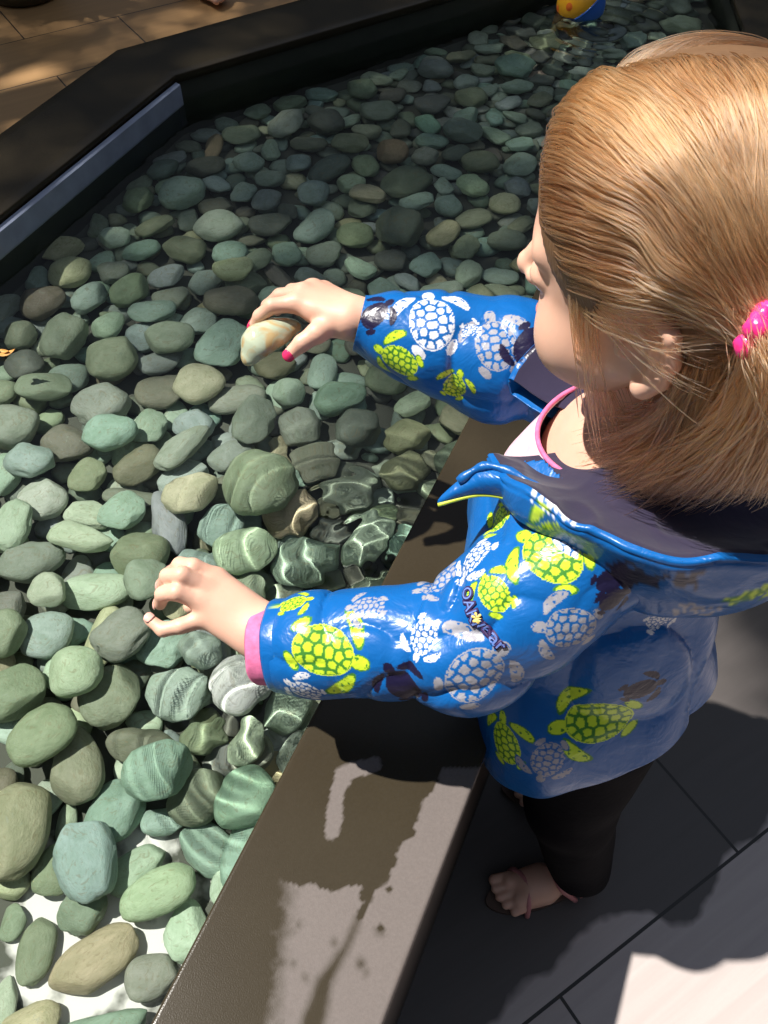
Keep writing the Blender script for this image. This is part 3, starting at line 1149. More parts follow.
def hand_sdf(p, hnd, wrist, elbow):
    d = roundcone(p, wrist, wrist + (elbow - wrist) * 0.62, 0.0200, 0.026)
    back = [hnd[k][0][0] for k in ('index', 'middle', 'ring', 'little')]
    wax = (back[0] - back[3]); wax = wax / np.linalg.norm(wax)
    for j, m in enumerate(back):
        a = wrist + wax * (0.0105 - 0.0068 * j)
        d = smin(d, roundcone(p, a, m, 0.0145, 0.0096), 0.008)
    th = hnd['thumb']
    d = smin(d, roundcone(p, wrist + wax * 0.008, th[0][0], 0.0125, th[1][0]), 0.008)
    mid = (th[0][0] + back[0]) / 2
    d = smin(d, roundcone(p, (wrist + mid) / 2, mid, 0.011, 0.0075), 0.010)   # web of the thumb
    d = smin(d, chain(p, th[0], th[1], 0.003), 0.004)
    f = None
    for k in ('index', 'middle', 'ring', 'little'):
        e = chain(p, hnd[k][0], hnd[k][1], 0.0025)
        f = e if f is None else np.minimum(f, e)
    return smin(d, f, 0.0045)


def head_local(p):
    return (p - HC) @ HB.T / HS


def ear_sdf(q, side):
    e = np.stack([q[:, 0] + 0.008, side * q[:, 1] - 0.0670, q[:, 2] + 0.012], 1) / 1.18
    a = -0.22                                          # ear flares outwards towards its back edge
    x = e[:, 0] * math.cos(a) + e[:, 1] * math.sin(a)
    y = -e[:, 0] * math.sin(a) + e[:, 1] * math.cos(a)
    z = e[:, 2]
    k = np.stack([x, y, z], 1)
    helix = [(0.012, 0.001, 0.000), (0.014, 0.003, 0.014), (0.006, 0.005, 0.025), (-0.007, 0.006, 0.026), (-0.017, 0.006, 0.015),
             (-0.017, 0.005, 0.000), (-0.011, 0.003, -0.013), (-0.001, 0.001, -0.022)]
    d = chain(k, helix, [0.0030, 0.0034, 0.0036, 0.0036, 0.0037, 0.0036, 0.0040, 0.0062], 0.003)
    d = smin(d, ellipsoid(k, (-0.002, -0.001, 0.002), (0.0165, 0.0035, 0.024)), 0.004)
    d = smin(d, chain(k, [(0.003, 0.003, 0.017), (-0.009, 0.0045, 0.006), (-0.005, 0.004, -0.010)], [0.0026, 0.0030, 0.0028], 0.003), 0.004)
    d = smax(d, -ellipsoid(k, (0.002, 0.0055, -0.002), (0.0075, 0.0050, 0.0095)), 0.003)
    d = smin(d, roundcone(k, (0.011, 0.002, -0.006), (0.010, 0.002, -0.002), 0.0034, 0.003), 0.003)   # tragus
    return d * 1.18


def head_sdf(p):
    q = head_local(p)
    d = ellipsoid(q, (-0.008, 0, 0.028), (0.088, 0.071, 0.072))
    d = smin(d, ellipsoid(q, (-0.030, 0, 0.015), (0.066, 0.070, 0.066)), 0.02)
    d = smin(d, ellipsoid(q, (0.034, 0, -0.033), (0.046, 0.052, 0.053)), 0.03)
    aq = q.copy(); aq[:, 1] = np.abs(aq[:, 1])
    d = smin(d, ellipsoid(aq, (0.047, 0.033, -0.045), (0.026, 0.024, 0.027)), 0.014)      # cheeks
    d = smin(d, roundcone(aq, (0.005, 0.054, -0.036), (0.050, 0.014, -0.080), 0.010, 0.012), 0.02)   # jaw
    d = smin(d, ellipsoid(q, (0.062, 0, -0.083), (0.015, 0.017, 0.013)), 0.012)           # chin
    d = smin(d, roundcone(aq, (0.071, 0.012, 0.016), (0.062, 0.040, 0.014), 0.007, 0.007), 0.012)    # brow
    d = smax(d, -ellipsoid(aq, (0.090, 0.030, -0.004), (0.016, 0.016, 0.010)), 0.012)     # eye hollows
    d = smin(d, ellipsoid(aq, (0.064, 0.029, -0.005), (0.0135, 0.0145, 0.0100)), 0.004)   # lids
    d = smin(d, chain(q, [(0.079, 0, 0.004), (0.088, 0, -0.012), (0.0955, 0, -0.022)], [0.0055, 0.006, 0.0085], 0.006), 0.007)
    d = smin(d, ellipsoid(aq, (0.086, 0.0085, -0.0255), (0.008, 0.0062, 0.0056)), 0.004)
    d = smin(d, ellipsoid(q, (0.075, 0, -0.046), (0.012, 0.020, 0.012)), 0.010)
    d = smin(d, ellipsoid(q, (0.0835, 0, -0.0485), (0.0062, 0.0150, 0.0040)), 0.003)      # lips
    d = smin(d, ellipsoid(q, (0.0815, 0, -0.0570), (0.0065, 0.0125, 0.0046)), 0.003)
    d = smax(d, -ellipsoid(q, (0.0905, 0, -0.0528), (0.0060, 0.0150, 0.0010)), 0.0015)
    d = smin(d, ear_sdf(q, 1), 0.004)
    d = smin(d, ear_sdf(q, -1), 0.004)
    return d * HS


def foot_sdf(p, c, dr):
    lt = np.array([-dr[1], dr[0]])
    o = np.array([*c, 0.0])
    ax = lambda f, l, z: o + np.array([*(dr * f + lt * l), z])
    d = roundcone(p, ax(-0.035, 0, 0.033), ax(-0.02, 0, 0.10), 0.023, 0.024)
    d = smin(d, roundcone(p, ax(-0.045, 0, 0.030), ax(0.035, 0, 0.024), 0.020, 0.019), 0.02)
    d = smin(d, roundcone(p, ax(0.02, -0.012, 0.022), ax(0.06, -0.013, 0.020), 0.014, 0.011), 0.012)
    d = smin(d, roundcone(p, ax(0.02, 0.012, 0.022), ax(0.055, 0.013, 0.020), 0.014, 0.011), 0.012)
    for j in range(5):
        l = -0.021 + 0.0105 * j
        e = roundcone(p, ax(0.058 - 0.002 * abs(j - 1), l, 0.020), ax(0.080 - 0.0016 * (j - 1) ** 2, l * 1.05, 0.017), 0.0062, 0.0060 if j else 0.0072)
        d = smin(d, e, 0.003)
    return d


def body_sdf(p):
    d = head_sdf(p)
    d = smin(d, roundcone(p, hd(-0.022, 0, -0.045), NECK, 0.036, 0.034), 0.014)
    t = roundcone(p, NECK + [0.0, -0.01, -0.04], HIP + [0, 0, 0.03], 0.060, 0.068)
    t = smin(t, roundcone(p, SH_N, SH_F, 0.032, 0.032), 0.03)
    t = smin(t, ellipsoid(p, (0.195, 0.468, 0.655), (0.066, 0.095, 0.06)), 0.03)
    d = smin(d, t, 0.022)
    for a, b, c in ((SH_N, EL_N, WR_N), (SH_F, EL_F, WR_F)):
        d = smin(d, chain(p, [a, b, b + (c - b) * 0.8], [0.031, 0.025, 0.0215], 0.01), 0.012)
    for (c, dr) in FEET:
        an = np.array([*(c - dr * 0.022), 0.09])
        side = -1 if c[1] < 0.4 else 1
        hip = HIP + np.array([0.0, 0.045 * side, -0.02])
        kn = (an + hip) / 2 + np.array([*(dr * 0.02), 0.0])
        d = smin(d, chain(p, [hip, kn, an], [0.058, 0.040, 0.024], 0.012), 0.015)
        d = smin(d, foot_sdf(p, c, dr), 0.01)
    d = smin(d, hand_sdf(p, HFAR, WR_F, EL_F), 0.004)
    d = smin(d, hand_sdf(p, HNEAR, WR_N, EL_N), 0.004)
    return d


def body_fast(p):
    """the same, each region only where it can matter"""
    out = np.full(len(p), 9.0)
    hz = np.linalg.norm(p - HC, axis=1)
    m = hz < 0.21
    if m.any():
        out[m] = head_sdf(p[m])
    d = roundcone(p, hd(-0.022, 0, -0.045), NECK, 0.036, 0.034)
    out = smin(out, d, 0.014)
    t = roundcone(p, NECK + [0.0, -0.01, -0.04], HIP + [0, 0, 0.03], 0.060, 0.068)
    t = smin(t, roundcone(p, SH_N, SH_F, 0.032, 0.032), 0.03)
    t = smin(t, ellipsoid(p, (0.195, 0.468, 0.655), (0.066, 0.095, 0.06)), 0.03)
    out = smin(out, t, 0.022)
    for a, b, c in ((SH_N, EL_N, WR_N), (SH_F, EL_F, WR_F)):
        out = smin(out, chain(p, [a, b, b + (c - b) * 0.8], [0.031, 0.025, 0.0215], 0.01), 0.012)
    for (c, dr) in FEET:
        an = np.array([*(c - dr * 0.022), 0.09])
        side = -1 if c[1] < 0.4 else 1
        hip = HIP + np.array([0.0, 0.045 * side, -0.02])
        kn = (an + hip) / 2 + np.array([*(dr * 0.02), 0.0])
        out = smin(out, chain(p, [hip, kn, an], [0.058, 0.040, 0.024], 0.012), 0.015)
        m = p[:, 2] < 0.16
        if m.any():
            out[m] = smin(out[m], foot_sdf(p[m], c, dr), 0.01)
    for hnd, w_, e_ in ((HFAR, WR_F, EL_F), (HNEAR, WR_N, EL_N)):
        m = np.linalg.norm(p - (w_ + hnd['middle'][0][1]) / 2, axis=1) < 0.16
        if m.any():
            out[m] = smin(out[m], hand_sdf(p[m], hnd, w_, e_), 0.004)
    return out


# skin: colour carried per vertex only for lips and blush that belong to the skin itself
t = NT('skin')
v = t.coord()
at = t.n('ShaderNodeAttribute', attribute_name='lips').outputs['Fac']
n_ = t.noise(v, 55, 4)
base = t.mix(n_, (0.62, 0.36, 0.26, 1), (0.70, 0.43, 0.32, 1))
base = t.mix(at, base, (0.62, 0.25, 0.21, 1))
t.principled(base, 0.48, t.bump(t.noise(v, 700, 2), 0.06, 0.001), **{'Subsurface Weight': 0.12, 'Subsurface Radius': (0.012, 0.005, 0.003),
             'Subsurface Scale': 0.6, 'Specular IOR Level': 0.4})
M_SKIN = t.m
M_NAIL = plain('pink_nail_varnish', (0.62, 0.03, 0.12), 0.2, 80, 0.05)
M_NAILBARE = plain('bare_nail', (0.74, 0.42, 0.36), 0.3, 80, 0.05)

FOOT0 = np.array([0.25, 0.38, 0.0])
V, Q = surface_nets(body_fast, (-0.22, 0.19, -0.004), (0.36, 0.70, 1.0), 0.0021)
# relax once: evens out the steps of the grid without losing the fingers
me = fast_mesh('person', V, Q, [M_SKIN])
q = head_local(V)
lips = np.clip(1.3 - np.maximum(np.abs(q[:, 1]) / 0.0155, np.abs(q[:, 2] + 0.053) / 0.0085), 0, 1) * (q[:, 0] > 0.074)
at = me.attributes.new('lips', 'FLOAT', 'POINT')
at.data.foreach_set('value', np.clip(lips * 3, 0, 1).astype(np.float32))
child = link('person', me, origin=FOOT0)
tag(child, 'small child in blue turtle-print rain jacket leaning over the pool rim, hands out', 'person')


def tube_mesh(name, pts, rads, n=24, mats=(), caps=True, squash=None):
    """a round tube along pts; returns mesh data"""
    pts = [np.asarray(p, float) for p in pts]
    vs, fs = [], []
    up = np.array([0.13, 0.21, 0.97])
    for i, p in enumerate(pts):
        a = pts[max(0, i - 1)]; b = pts[min(len(pts) - 1, i + 1)]
        tg = nrm(b - a)
        e1 = nrm(np.cross(up, tg)); e2 = np.cross(tg, e1)
        up = e2
        for k in range(n):
            w_ = 2 * math.pi * k / n
            vs.append(p + rads[i] * (math.cos(w_) * e1 + math.sin(w_) * e2))
    for i in range(len(pts) - 1):
        for k in range(n):
            fs.append((i * n + k, i * n + (k + 1) % n, (i + 1) * n + (k + 1) % n, (i + 1) * n + k))
    if caps:
        fs.append(tuple(range(n - 1, -1, -1)))
        fs.append(tuple((len(pts) - 1) * n + k for k in range(n)))
    return vs, fs


def nail(hnd, finger, toward, mat, w_=0.0042, l_=0.0058):
    """a small curved nail on the back of a fingertip"""
    pts, rs = hnd[finger]
    tip, prev = pts[3], pts[2]
    ax = nrm(tip - prev)
    up = np.asarray(toward, float); up = nrm(up - ax * (up @ ax))
    sd = np.cross(ax, up)
    vs, fs = [], []
    r = rs[3] + 0.0006
    for i in range(7):
        for j in range(9):
            a = (j / 8 - 0.5) * 2.0
            f = (i / 6) * 2 - 1
            ww = math.sqrt(max(0, 1 - (max(0, abs(f) - 0.3) / 0.75) ** 2))
            a *= ww
            q = tip + ax * (l_ * f * 0.62 + 0.0012) + (sd * math.sin(a) + up * math.cos(a)) * (r + 0.0002 - 0.0007 * max(0, f) ** 2)
            vs.append(q)
    for i in range(6):
        for j in range(8):
            fs.append((i * 9 + j, i * 9 + j + 1, (i + 1) * 9 + j + 1, (i + 1) * 9 + j))
    o = link('nail', mesh_data('nail', vs, fs, [mat]), child)
    md = o.modifiers.new('thickness', 'SOLIDIFY'); md.thickness = 0.0007; md.offset = -1
    return o


view = lambda p: nrm(np.array([0, 0, CAM_H]) - p)
n_ = nail(HFAR, 'thumb', view(HFAR['thumb'][0][3]) + np.array([-0.5, -0.6, -0.2]), M_NAIL, l_=0.0072)
n_['label'] = 'bright pink painted thumb nail'
for k in ('index', 'middle', 'ring', 'little'):
    nail(HFAR, k, np.array([-0.9, 0.1, 0.35]), M_NAIL)
for k in ('index', 'middle', 'ring'):
    nail(HNEAR, k, np.array([-0.95, 0.05, 0.15]), M_NAILBARE)
nail(HNEAR, 'little', np.array([-0.2, 0.2, 0.9]), M_NAILBARE)

ev, ef = ico(3)
# eyes, looking down at the water
M_EYE = plain('eye_white', (0.8, 0.78, 0.75), 0.15, 40, 0.02)
M_IRIS = plain('iris_blue', (0.06, 0.10, 0.16), 0.1, 200, 0.3)
for sd in (1, -1):
    c = hd(0.0645, 0.029 * sd, -0.0075)
    d = nrm(HF * 0.8 - HU * 0.62)
    fm = [1 if np.mean([nrm(ev[i]) @ d for i in f]) > 0.86 else 0 for f in ef]
    link('eye', mesh_data('eye', c + ev * 0.0118 * HS, ef, [M_EYE, M_IRIS], fmat=fm), child)
# ------------------------------------------------------------------ turtle print
WHITE_, LIME, NAVY, GREY, BASE = ((0.62, 0.64, 0.68), (0.50, 0.68, 0.035), (0.012, 0.010, 0.035), (0.30, 0.30, 0.34), (0.005, 0.100, 0.34))
LIMEDARK = (0.05, 0.20, 0.03)
_sc = [(0, .30), (0, .12), (0, -.06), (0, -.24), (-.20, .22), (-.22, .02), (-.19, -.18), (.20, .22), (.22, .02), (.19, -.18)]
for k in range(14):
    a = 2 * math.pi * k / 14 + 0.2
    _sc.append((.36 * math.sin(a), .02 + .44 * math.cos(a)))
SCUTE = np.array(_sc)


def turtle(u, v, fill, line):
    """u across, v towards the head, 1 = shell length; returns colour and mask"""
    n = len(u)
    col = np.zeros((n, 3)); msk = np.zeros(n, bool)

    def put(m, c):
        col[m] = c; msk[m] = True
    solid = fill is NAVY

    def ell(cx, cy, rx, ry, rot):
        c, s_ = math.cos(rot), math.sin(rot)
        x, y = u - cx, v - cy
        a, b = x * c + y * s_, -x * s_ + y * c
        b = b + (0.22 * a * a / rx - 0.05 if abs(cx) > .4 else 0)
        return np.hypot(a / rx, b / ry)
    parts_ = [(0, .64, .13, .18, 0)]
    for s_ in (-1, 1):
        parts_ += [(s_ * .47, .40, .34, .12, s_ * -.70), (s_ * .30, -.46, .19, .09, s_ * .85)]
    for (cx, cy, rx, ry, rot) in parts_:
        d = ell(cx, cy, rx, ry, rot)
        put(d < 1, line)
        put(d < 1 - 0.018 / min(rx, ry) * (0 if solid else 1), fill)
        if not solid:                                # speckles on flippers and head
            sp = vnoise(np.c_[u * 17, v * 17, np.full(n, cx * 9)], 5) > 0.45
            put((d < 0.72) & sp, line)
    r = np.hypot(u / .40, (v - .02) / .52)
    rim_ = r < 1
    if solid:
        put(rim_, fill)
        return col, msk
    put(rim_, fill)
    put(r < 0.955, line)
    dd = np.hypot(u[:, None] - SCUTE[:, 0], v[:, None] - SCUTE[:, 1])
    dd.sort(axis=1)
    cell = (dd[:, 1] - dd[:, 0] > 0.045) & (r < 0.935)
    put(cell, fill)
    return col, msk


# where the turtles sit: photo x, y, length of the whole animal in px, heading in degrees, colour
PRINTS = [
    (432, 322, 82, 97, 'w'), (400, 362, 56, 155, 'l'), (455, 386, 42, 72, 'l'), (496, 345, 74, 100, 'g'), (374, 315, 44, 40, 'n'),
    (533, 345, 56, 250, 'n'), (540, 290, 44, 200, 'n'), (478, 292, 26, 60, 'n'), (470, 330, 24, 10, 'w'),
    (322, 651, 92, -14, 'l'), (369, 606, 46, 174, 'g'), (404, 688, 60, 118, 'n'), (362, 704, 44, 60, 'n'), (306, 692, 46, 140, 'w'),
    (292, 603, 40, 10, 'l'), (440, 580, 56, 200, 'g'), (424, 636, 50, 250, 'w'), (474, 678, 96, 58, 'g'), (494, 594, 56, 128, 'l'),
    (553, 556, 92, 142, 'l'), (572, 628, 78, 172, 'g'), (556, 505, 66, 150, 'w'), (474, 556, 60, 255, 'w'), (500, 520, 40, 200, 'l'),
    (612, 600, 44, 20, 'n'), (600, 720, 96, 190, 'l'), (505, 745, 66, 80, 'l'), (548, 760, 60, 260, 'g'), (640, 690, 50, 20, 'n'),
    (505, 800, 40, 120, 'l'), (640, 575, 60, 200, 'n'), (685, 580, 44, 100, 'n'), (748, 595, 60, 60, 'l'), (700, 610, 50, 150, 'g'),
    (610, 580, 46, 30, 'n'), (660, 620, 40, 30, 'w'),
]
COLS = {'w': (WHITE_, BASE), 'g': (GREY, BASE), 'l': (LIME, LIMEDARK), 'n': (NAVY, NAVY)}


def stamp(objs):
    """print the turtles on cloth meshes (vertex positions in world coordinates)"""
    data = []
    for o in objs:
        me = o.data
        n = len(me.vertices)
        co_ = np.empty(n * 3, np.float32); me.vertices.foreach_get('co', co_)
        no_ = np.empty(n * 3, np.float32); me.vertices.foreach_get('normal', no_)
        data.append([me, co_.reshape(-1, 3).astype(float) + origin_of(o), no_.reshape(-1, 3).astype(float), np.tile(np.array(BASE), (n, 1))])
    trees = []
    for o in objs:
        bm = bmesh.new(); bm.from_mesh(o.data)
        trees.append(BVHTree.FromBMesh(bm)); bm.free()
    eye = Vector((0, 0, CAM_H))

    def hit(px, py):
        best = None
        d = Vector(W(px, py, 1.0)) - eye
        for o, tr_ in zip(objs, trees):
            r = tr_.ray_cast(eye - Vector(origin_of(o)), d.normalized())
            if r[0] is not None and (best is None or r[3] < best[2]):
                best = (np.array(r[0]) + origin_of(o), np.array(r[1]), r[3])
        return best
    for (px, py, ln, hdg, c) in PRINTS:
        h = hit(px, py)
        if h is None:
            continue
        p0, n0_ = h[0], h[1]
        if n0_ @ (np.array([0, 0, CAM_H]) - p0) < 0:
            n0_ = -n0_
        dep = P(p0)[2]
        a = math.radians(hdg)
        q = W(px + 10 * math.cos(a), py - 10 * math.sin(a), dep)
        vy = q - p0; vy = nrm(vy - n0_ * (vy @ n0_)); vx = np.cross(vy, n0_)
        size = ln * dep / FPX / 1.45
        fill, line = COLS[c]
        for dd in data:
            me, co_, no_, col = dd
            m = np.where((np.abs(co_ - p0).max(1) < size * 1.1) & (no_ @ n0_ > 0.3))[0]
            if not len(m):
                continue
            r = co_[m] - p0
            tc_, tm = turtle(r @ vx / size, r @ vy / size, fill, line)
            col[m[tm]] = tc_[tm]
    for me, co_, no_, col in data:
        at = me.color_attributes.new('print', 'FLOAT_COLOR', 'POINT')
        at.data.foreach_set('color', np.c_[col, np.ones(len(col))].astype(np.float32).ravel())


def cloth_material(name, attr=None, col=None, rough=0.28, coat=0.35, wr=1.0, **kw):
    t = NT(name)
    v = t.coord()
    base = t.n('ShaderNodeAttribute', attribute_name=attr).outputs['Color'] if attr else col
    w1 = t.noise(v, 32, 3, 0.5, 1.2)
    w2 = t.noise(v, 120, 3, 0.5, 0.4)
    h = t.math('ADD', t.math('MULTIPLY', w1, 1.0), t.math('MULTIPLY', w2, 0.22))
    t.principled(base, rough, t.bump(h, 0.35 * wr, 0.006), **kw)
    return t.m


M_JACKET = cloth_material('printed_rain_cloth', 'print', rough=0.30, **{'Specular IOR Level': 0.32})
M_LINING = cloth_material('navy_lining', None, (0.022, 0.018, 0.042, 1), 0.85, wr=0.4, **{'Sheen Weight': 0.25, 'Sheen Roughness': 0.5, 'Specular IOR Level': 0.15})
M_PINK = plain('pink_cotton', (0.62, 0.14, 0.30), 0.85, 160, 0.45, 0.3)
M_PALEPINK = plain('pale_pink_cotton', (0.66, 0.45, 0.52), 0.85, 160, 0.3, 0.3)
M_TROUSERS = plain('black_cotton', (0.006, 0.006, 0.008), 0.9, 120, 0.3, 0.3, **{'Specular IOR Level': 0.08})

CU_N, CU_F = W(284, 645, 0.656 * KN), W(359, 323, 0.741 * KF)
TOR0, TOR1 = np.array([0.208, 0.415, 0.45]), np.array([0.192, 0.447, 0.62])
NAX = nrm(EL_N - CU_N); FAX = nrm(EL_F - CU_F)


def crease(p, sc, seed):
    n_ = vnoise(p * sc, seed)
    return (1 - np.abs(n_)) ** 4


def jacket_sdf(p):
    tor = roundcone(p, TOR0 + [0.0, -0.0, -0.03], TOR1, 0.122, 0.100)
    tor = smin(tor, ellipsoid(p, (0.135, 0.345, 0.42), (0.048, 0.056, 0.09)), 0.045)
    tor = smin(tor, ellipsoid(p, (0.125, 0.455, 0.60), (0.062, 0.075, 0.09)), 0.04)
    tor = smin(tor, roundcone(p, SH_N + [0, 0, -0.004], SH_F, 0.044, 0.044), 0.04)
    tor = smin(tor, ellipsoid(p, (0.195, 0.455, 0.68), (0.072, 0.10, 0.055)), 0.03)
    sn = chain(p, [CU_N - NAX * 0.05, CU_N + NAX * 0.03, (CU_N + EL_N) / 2, EL_N, (EL_N + SH_N) / 2, SH_N], [0.0375, 0.0408, 0.0415, 0.0535, 0.0550, 0.048], 0.02)
    sf = chain(p, [CU_F - FAX * 0.05, CU_F + FAX * 0.004, CU_F + FAX * 0.04, CU_F + FAX * 0.075, EL_F, SH_F], [0.0205, 0.023, 0.0385, 0.049, 0.0580, 0.052], 0.012)
    # folds: across the arm at the elbows, soft and long on the body
    along = (p - EL_N) @ NAX
    el = np.exp(-(np.linalg.norm(p - EL_N - [0.01, 0.01, 0.0], axis=1) / 0.055) ** 2)
    sn = sn + (0.017 * el + 0.0030) * crease(p @ np.array([[1, .3, 0], [-.3, 1, .2], [0, -.2, 1]]), np.array([34, 16, 22]), 3) - 0.006 * el
    sf = sf + 0.0060 * crease(p, np.array([40, 14, 16]), 8) * np.clip(((p - CU_F) @ FAX) / 0.05, 0, 1)
    tor = tor + 0.0115 * crease(p, np.array([17, 15, 7]), 5) + 0.006 * vnoise(p * np.array([22, 22, 9]), 6)
    d = smin(tor, sn, 0.016)
    d = smin(d, sf, 0.016)
    return d


V, Q = surface_nets(jacket_sdf, (-0.13, 0.20, 0.36), (0.40, 0.70, 0.79), 0.0022)


def bend_cut(me_, co_, no_, near=None, rad=0.1):
    """cut a mesh with a plane and drop what lies on the normal's side, only around `near`"""
    bm = bmesh.new(); bm.from_mesh(me_)
    nv = Vector(near) if near is not None else None
    fs = [f for f in bm.faces if nv is None or (f.calc_center_median() - nv).length < rad]
    g_ = set(fs)
    for f in fs:
        g_.update(f.edges); g_.update(f.verts)
    bmesh.ops.bisect_plane(bm, geom=list(g_), plane_co=co_, plane_no=no_)
    dead = [f for f in bm.faces if (nv is None or (f.calc_center_median() - nv).length < rad) and (f.calc_center_median() - Vector(co_)).dot(Vector(no_)) > 1e-6]
    bmesh.ops.delete(bm, geom=dead, context='FACES')
    bm.to_mesh(me_); bm.free()


jme = fast_mesh('jacket', V, Q, [M_JACKET, M_LINING])
bend_cut(jme, CU_N, -NAX, CU_N, 0.10)
bend_cut(jme, CU_F, -FAX, CU_F, 0.08)
hemn = nrm([0.31, 0.04, -1.0])
bend_cut(jme, (0.105, 0.30, 0.398), hemn)
# neck opening and the open front
BF = nrm([-0.95, 0.30, 0.0])
bm = bmesh.new(); bm.from_mesh(jme)
dead = []
for f in bm.faces:
    c = np.array(f.calc_center_median())
    r = c - NECK
    hor = np.hypot(r[0], r[1])
    if c[2] > 0.690 and hor < 0.082 or c[2] > 0.665 and hor < 0.112 and r[:2] @ BF[:2] < 0.05:
        dead.append(f); continue
    fr_, la_ = r[:2] @ BF[:2], r[:2] @ np.array([-BF[1], BF[0]])
    if fr_ > 0 and hor < 0.145 and c[2] > 0.58 and abs(la_) < min(0.046, 0.018 + 0.42 * max(0, c[2] - 0.60)):
        dead.append(f)
bmesh.ops.delete(bm, geom=dead, context='FACES')
bmesh.ops.subdivide_edges(bm, edges=bm.edges[:], cuts=1, use_grid_fill=True)
bm.to_mesh(jme); bm.free()
jme.polygons.foreach_set('use_smooth', [True] * len(jme.polygons))
jacket = link('jacket', jme, child)
md = jacket.modifiers.new('cloth thickness', 'SOLIDIFY')
md.thickness = 0.0016; md.offset = -1; md.material_offset = 1; md.material_offset_rim = 0

# hood, thrown back: a bag round the neck, navy inside, printed outside
def pol(r, a_deg, z):
    a = math.radians(a_deg)
    BL = np.array([-BF[1], BF[0]])                   # her left when she faces the pool
    d = math.cos(a) * BF[:2] - math.sin(a) * (-BL) * 1.0
    return np.array([*(NECK[:2] + r * d), z])


# stations: angle, rim radius, rim height, sag of the lining, outer fall
HOOD = [(24, .118, .698, .004, .020), (40, .121, .714, .006, .034), (62, .124, .729, .008, .050), (88, .130, .737, .012, .088), (112, .140, .740, .018, .112),
        (138, .156, .737, .026, .100), (160, .168, .733, .034, .088), (180, .172, .731, .038, .084), (200, .168, .731, .044, .084), (222, .156, .735, .038, .086),
        (248, .140, .738, .026, .084), (272, .130, .735, .016, .060), (298, .124, .727, .010, .040), (322, .122, .714, .006, .026), (338, .120, .698, .004, .016)]


def catmull(tab, n):
    tab = np.array(tab, float)
    out = []
    m = len(tab)
    for i in range(n + 1):
        x = i / n * (m - 1)
        k = min(int(x), m - 2); f = x - k
        p0, p1, p2, p3 = tab[max(0, k - 1)], tab[k], tab[k + 1], tab[min(m - 1, k + 2)]
        out.append(0.5 * (2 * p1 + (p2 - p0) * f + (2 * p0 - 5 * p1 + 4 * p2 - p3) * f * f + (3 * p1 - p0 - 3 * p2 + p3) * f ** 3))
    return np.array(out)


st = catmull(HOOD, 320)
prof_n = 64
hv, hf, hm = [], [], []
for i, (a, r, z, sag, fall) in enumerate(st):
    for k in range(prof_n + 1):
        s = k / prof_n
        if s < 0.5:                                   # lining, from the neck seam up to the rim
            x = s / 0.5
            r0 = 0.050 + 0.014 * max(0, math.cos(math.radians(a - 36)))
            z0 = 0.742 - 0.05 * max(0, math.cos(math.radians(a)))
            rr = r0 + (r - r0) * x
            zz = z0 + (z - z0) * x - sag * math.sin(math.pi * min(1, x * 1.02)) * 0.9
        elif s < 0.56:                                # rolled rim
            x = (s - 0.5) / 0.06
            rr = r + 0.0045 * math.sin(math.pi * x)
            zz = z + 0.003 * math.sin(math.pi * x) - 0.007 * x
        else:                                         # outside, falling to the shoulders
            x = (s - 0.56) / 0.44
            w_ = min(1, x / 0.72)
            rr = r + 0.0045 - 0.26 * fall * w_ ** 1.3 - (max(0, x - 0.72) / 0.28) ** 1.5 * r * 0.40
            zz = z - 0.004 - fall * math.sin(math.pi / 2 * min(1, x / 0.86)) - 0.0 * x
        hv.append(pol(rr, a, zz))
hv = np.array(hv)
amp = np.tile(np.r_[np.linspace(0.2, 1, prof_n // 2), np.linspace(1, 0.6, prof_n + 1 - prof_n // 2)], len(st))
hv[:, 2] += amp * (0.0045 * vnoise(hv * 26, 21) + 0.0030 * crease(hv, 30, 22))
hv[:, :2] += (amp * 0.004 * vnoise(hv * 30, 23))[:, None]
for i in range(len(st) - 1):
    for k in range(prof_n):
        b = i * (prof_n + 1) + k
        hf.append((b, b + 1, b + prof_n + 2, b + prof_n + 1))
        hm.append(1 if k < prof_n * 0.49 else 0)
hme = mesh_data('hood', hv, hf, [M_JACKET, M_LINING], fmat=hm)
hood = link('hood', hme, child)
md = hood.modifiers.new('cloth thickness', 'SOLIDIFY'); md.thickness = 0.0014; md.offset = 0
hood.parent = jacket

# the fold of the open front: turned back over the near shoulder, lime piped edge
ftop = [(438, 500, .668), (463, 478, .662), (488, 466, .655), (522, 478, .644), (560, 506, .628), (594, 541, .612)]
fbot = [(438, 505, .670), (478, 495, .664), (512, 500, .655), (540, 518, .642), (572, 536, .626), (602, 549, .611)]
ta, tb = catmull(ftop, 60), catmull(fbot, 60)
vs, fs = [], []
for i in range(61):
    for k in range(25):
        s = k / 24
        q = ta[i] * (1 - s) + tb[i] * s
        lift = 0.010 * math.sin(math.pi * s) * math.sin(math.pi * min(1, i / 55))
        vs.append(W(q[0], q[1], q[2] - lift))
for i in range(60):
    for k in range(24):
        b = i * 25 + k
        fs.append((b, b + 25, b + 26, b + 1))
vs = np.array(vs)
vs[:, 2] += 0.0025 * vnoise(vs * 60, 31)
fme = mesh_data('front_flap', vs, fs, [M_JACKET, M_LINING])
flap = link('front_flap', fme, child)
md = flap.modifiers.new('cloth thickness', 'SOLIDIFY'); md.thickness = 0.002; md.offset = 0
flap.parent = jacket
M_PIPING = plain('lime_piping', (0.50, 0.58, 0.05), 0.5, 150, 0.3)
M_BLUE = cloth_material('blue_binding', None, (*BASE, 1), rough=0.35)
vs, fs = tube_mesh('p', [W(q[0], q[1], q[2] - 0.002) for q in tb[::2]], [0.0016] * 31, 8)
pp = link('piping', mesh_data('piping', vs, fs, [M_PIPING]), child); pp.parent = jacket
